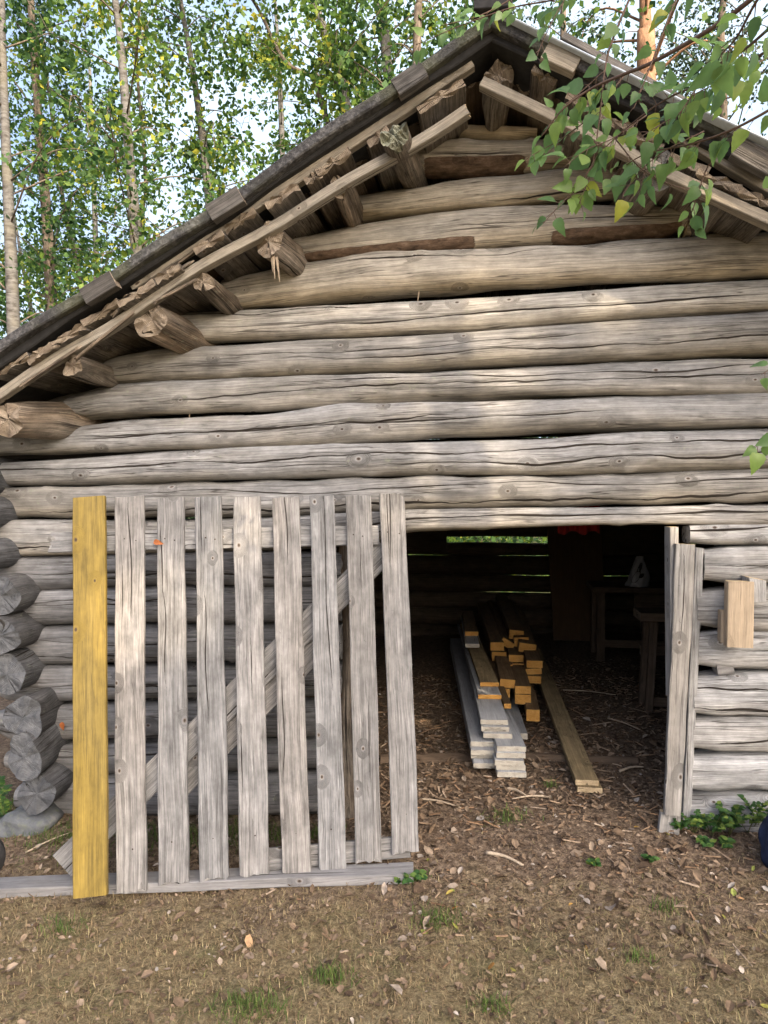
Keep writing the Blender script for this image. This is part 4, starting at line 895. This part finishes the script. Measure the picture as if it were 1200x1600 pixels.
# ================================================================== TREES BEHIND
m_crown = tintmat('far_birch_leaf', [(0, (.02, .055, .022)), (.4, (.05, .115, .03)), (.75, (.12, .20, .03)), (1, (.40, .38, .04))], .45, .6, .2)
m_far = tintmat('far_wood_leaf', [(0, (.012, .035, .016)), (.5, (.03, .07, .025)), (1, (.09, .13, .03))], .35, .7, .2)
m_needle = tintmat('spruce_needle', [(0, (.012, .028, .014)), (.6, (.03, .06, .025)), (1, (.07, .10, .04))], .15, .7, .2)
V, Fq, n = shade_leaf; mesh_obj('crown', V, Fq, [m_crown], parent=shade, smooth=False, fattr={'tint': rng.beta(2, 2.5, n)})
def tree(name, pts, Y, wpx, mat, label, cat='tree', top=13., leaves=5000, crown_r=2., lo=3.2, lsize=.105, hue=(2, 2.6), cmat=None, limbs=26, group='trees behind the barn', seed=0, dense=.5):
    r_ = np.random.default_rng(seed); pp = [P(x, y, Y) for x, y in pts]; pp.sort(key=lambda q: q[2])
    low = pp[0]; sl = (pp[-1]-pp[0])/(pp[-1][2]-pp[0][2]); b = low-sl*(low[2]-gz(low[0], Y)+.15)*.6; b[2] = gz(low[0], Y)-.15
    path = [b]+pp; hi = pp[-1]
    if hi[2] < top: path.append(hi+sl*(top-hi[2])+V3(r_.normal()*.3, 0, 0))
    path = smooth_path(path, 6); rad = wpx*(Y+D)/F/2
    t = thing(name, label, cat, tuple(b), group); V, Fq = [], []
    tube(V, Fq, path, rad*1.15, rad*.4, 12); mesh_obj('trunk', V, Fq, [mat], parent=t)
    V, Fq, pts_l = [], [], []
    per = max(1, leaves//limbs)
    for k in range(limbs):
        z = lo+(top-lo)*(k+r_.random())/limbs; i = int(np.argmin(abs(path[:, 2]-z))); q = path[i]; a = r_.random()*6.28
        ln = crown_r*(.45+.75*r_.random())*(1-.5*((z-lo)/(top-lo))**2)
        tip = q+V3(math.cos(a)*ln, math.sin(a)*ln, ln*r_.uniform(.0, .7)); mid = (q+tip)/2+V3(0, 0, .15*ln)+r_.normal(size=3)*.08
        br = smooth_path([q, mid, tip, tip+V3(math.cos(a)*.2, math.sin(a)*.2, -.35)*ln*.5], 4); tube(V, Fq, br, rad*.13+.004, .003, 5)
        nc = 5
        for c in range(nc):
            f = br[int(r_.integers(2, len(br)))]; sub = f+r_.normal(size=3)*V3(.45, .45, .4)*dense*1.1; 
            tube(V, Fq, [f, (f+sub)/2+r_.normal(size=3)*.04, sub], .006, .003, 3)
            m = max(4, int(per*.9)//nc); ns = 5
            for q_ in range(ns):
                tt_ = r_.random((m//ns+1, 1))**.8; o_ = sub+r_.normal(size=3)*V3(.17, .17, .12); dv = V3(r_.normal()*.28, r_.normal()*.28, -r_.uniform(.25, .75))
                pts_l.append(o_+tt_*dv+r_.normal(size=(len(tt_), 3))*.055)
    mesh_obj('branch', V, Fq, [m_dbark if mat is not m_pbark else m_pbark], parent=t)
    p = np.vstack(pts_l); n = len(p); tl = np.clip(rng.beta(*hue, n)+r_.normal()*.06+.10*np.sin(p[:, 0]*2.3+p[:, 2]*1.7), 0, 1)
    Vv, Ff = leaf_cards(p, rng.uniform(.7, 1.35, n)*lsize); mesh_obj('crown', Vv, Ff, [cmat or m_crown], parent=t, smooth=False, fattr={'tint': tl})
    return t
tree('birch_tree', [(2, 0), (8, 200), (14, 330), (21, 510)], 7.5, 21, m_birch, 'white speckled birch trunk at the left edge behind the barn', seed=1, leaves=4200, hue=(2, 3))
tree('broadleaf_tree', [(48, 0), (60, 180), (70, 300), (80, 470)], 10, 19, m_dbark, 'dark grey tree wrapped in dense foliage second from the left edge', seed=2, leaves=8000, lo=2.5, hue=(2, 3), dense=.7)
tree('birch_tree', [(22, 330), (34, 410), (50, 500)], 15, 8, m_birch, 'thin sunlit yellowish trunk low between the two leftmost trees', seed=3, leaves=3500, top=9, hue=(3, 2))
tree('birch_tree', [(70, 100), (88, 240), (105, 350), (126, 455)], 12, 8, m_dbark, 'thin leaning brown trunk left of the tall mottled birch', seed=4, leaves=4500, hue=(2.4, 2.2))
tree('birch_tree', [(180, 0), (192, 110), (203, 260), (213, 390)], 8.5, 19, m_birch, 'tall mottled grey birch rising clear from the lower left roof edge', seed=5, leaves=4200, lo=4.5)
tree('birch_tree', [(214, 70), (222, 200), (228, 300), (222, 380)], 10, 8, m_dbark, 'thin dark forked stem right beside the tall mottled birch', seed=6, leaves=4200)
tree('birch_tree', [(282, 0), (298, 90), (313, 190), (325, 300)], 10, 13, m_birch, 'slim grey birch above the middle of the left roof slope', seed=7, leaves=4800, lo=3.5)
tree('birch_tree', [(488, 0), (512, 70), (540, 165)], 9, 18, m_birch, 'pale leaning birch behind the upper half of the left roof slope', seed=8, leaves=6500, lo=4, hue=(2.8, 2.2))
tree('broadleaf_tree', [(395, 0), (445, 95), (500, 128), (512, 190)], 9.5, 9, m_dbark, 'dark crooked tree with bending branches among bright leaves left of the leaning birch', seed=9, leaves=7500, top=12, hue=(3, 2))
tree('birch_tree', [(588, 0), (600, 50), (606, 110)], 10, 17, m_birch, 'birch trunk just left of the roof ridge', seed=10, leaves=6500, hue=(2.2, 2.4))
tree('birch_tree', [(655, 0), (651, 90)], 9, 15, m_dbark, 'straight brown trunk nearest the roof ridge on its left', seed=11, leaves=6500)
tree('pine_tree', [(1008, 0), (1009, 60), (1010, 130)], 8, 29, m_pbark, 'straight red barked pine trunk behind the right roof slope', seed=12, leaves=1500, lo=7.5, top=14)
tree('spruce_tree', [(1130, 0), (1130, 200)], 10, 14, m_dbark, 'dark needled spruce behind the right roof slope near the edge', seed=13, leaves=11000, lo=1.5, crown_r=2.3, lsize=.07, cmat=m_needle, limbs=46, dense=.45)
tree('spruce_tree', [(880, 0), (880, 60)], 14, 12, m_dbark, 'dark spruce half hidden behind the ridge leaves between ridge and pine', seed=14, leaves=3000, lo=2, crown_r=1.6, cmat=m_needle, limbs=40, dense=.4)
tree('birch_tree', [(430, 0), (440, 200)], 15, 12, m_birch, 'far birch standing deep in the wood behind the left roof slope', seed=15, leaves=6000, lo=2, crown_r=2.6)
tree('birch_tree', [(140, 100), (150, 400)], 17, 12, m_birch, 'far birch deep in the wood left of the tall mottled one', seed=16, leaves=6000, lo=2, crown_r=2.6)
# the wood far behind, one mass
N = 90000; x = rng.uniform(-34, 30, N); y = rng.uniform(18, 36, N); hmax = 8.3+3*np.sin(x*.5)+2.2*np.sin(x*1.3+y)+3.0*rng.random(N); z = rng.random(N)**1.5*hmax
p = np.stack([x, y, z], -1); V, Fq = leaf_cards(p, rng.uniform(.16, .34, N))
o = mesh_obj('forest', V, Fq, [m_far], smooth=False, fattr={'tint': rng.beta(2, 2.8, N)}); tag(o, 'undergrowth and young trees filling the wood far behind the barn', 'forest', kind='stuff')
N = 9000; x = rng.uniform(-4, 4, N); y = rng.uniform(7.5, 12, N); z = rng.random(N)*(1.5+.5*np.sin(x*2)); V, Fq = leaf_cards(np.stack([x, y, z], -1), rng.uniform(.08, .16, N))
o = mesh_obj('undergrowth', V, Fq, [m_crown], smooth=False, fattr={'tint': rng.beta(2.5, 2.2, N)}); tag(o, 'green undergrowth seen through the slit in the back wall', 'undergrowth', kind='stuff')

# ================================================================== LIGHT, CAMERA
w = bpy.data.worlds.new('World'); SC.world = w; w.use_nodes = True; nt = w.node_tree
sky = nt.nodes.new('ShaderNodeTexSky'); sky.sky_type = 'NISHITA'; sky.sun_disc = False
sky.sun_elevation = SUN_EL; sky.sun_rotation = math.atan2(SUN[0], SUN[1]); sky.air_density = .8; sky.dust_density = 8.
bg = nt.nodes['Background']; tc_ = nt.nodes.new('ShaderNodeTexCoord'); sx = nt.nodes.new('ShaderNodeSeparateXYZ'); nt.links.new(tc_.outputs['Generated'], sx.inputs[0])
cn = nt.nodes.new('ShaderNodeTexNoise'); cn.inputs['Scale'].default_value = 2.6; cn.inputs['Detail'].default_value = 6; nt.links.new(tc_.outputs['Generated'], cn.inputs['Vector'])
m1 = nt.nodes.new('ShaderNodeMapRange'); m1.interpolation_type = 'SMOOTHSTEP'; nt.links.new(cn.outputs[0], m1.inputs[0]); m1.inputs[1].default_value = .36; m1.inputs[2].default_value = .56
m2 = nt.nodes.new('ShaderNodeMapRange'); m2.interpolation_type = 'SMOOTHSTEP'; nt.links.new(sx.outputs[1], m2.inputs[0]); m2.inputs[1].default_value = -.05; m2.inputs[2].default_value = .45
mm = nt.nodes.new('ShaderNodeMath'); mm.operation = 'MULTIPLY'; nt.links.new(m1.outputs[0], mm.inputs[0]); nt.links.new(m2.outputs[0], mm.inputs[1])
cm = nt.nodes.new('ShaderNodeMix'); cm.data_type = 'RGBA'; nt.links.new(mm.outputs[0], cm.inputs[0]); nt.links.new(sky.outputs[0], cm.inputs[6]); cm.inputs[7].default_value = (2.1, 2.6, 3.1, 1)   # bright cloud veil added only behind the barn, to whiten the sky there
nt.links.new(cm.outputs[2], bg.inputs[0]); bg.inputs[1].default_value = .15
sl = bpy.data.lights.new('sun', 'SUN'); sl.energy = 2.0; sl.angle = math.radians(.5); sl.color = (1, .80, .56)
so = bpy.data.objects.new('sun', sl); link(so)
from mathutils import Vector
so.rotation_euler = Vector((-SUN[0], -SUN[1], -SUN[2])).to_track_quat('-Z', 'Y').to_euler()
cam = bpy.data.cameras.new('camera'); co_ = bpy.data.objects.new('camera', cam); link(co_); SC.camera = co_
cam.sensor_fit = 'VERTICAL'; cam.sensor_height = 36; cam.lens = F/1600*36; cam.clip_end = 2000; cam.clip_start = .05
co_.location = CAM; co_.rotation_euler = (PI/2+PIT, 0, YAW)
SC.view_settings.view_transform = 'Standard'; SC.view_settings.look = 'None'; SC.view_settings.exposure = 1.8; SC.view_settings.gamma = 1
SC.cycles.max_bounces = 8; SC.cycles.use_denoising = True
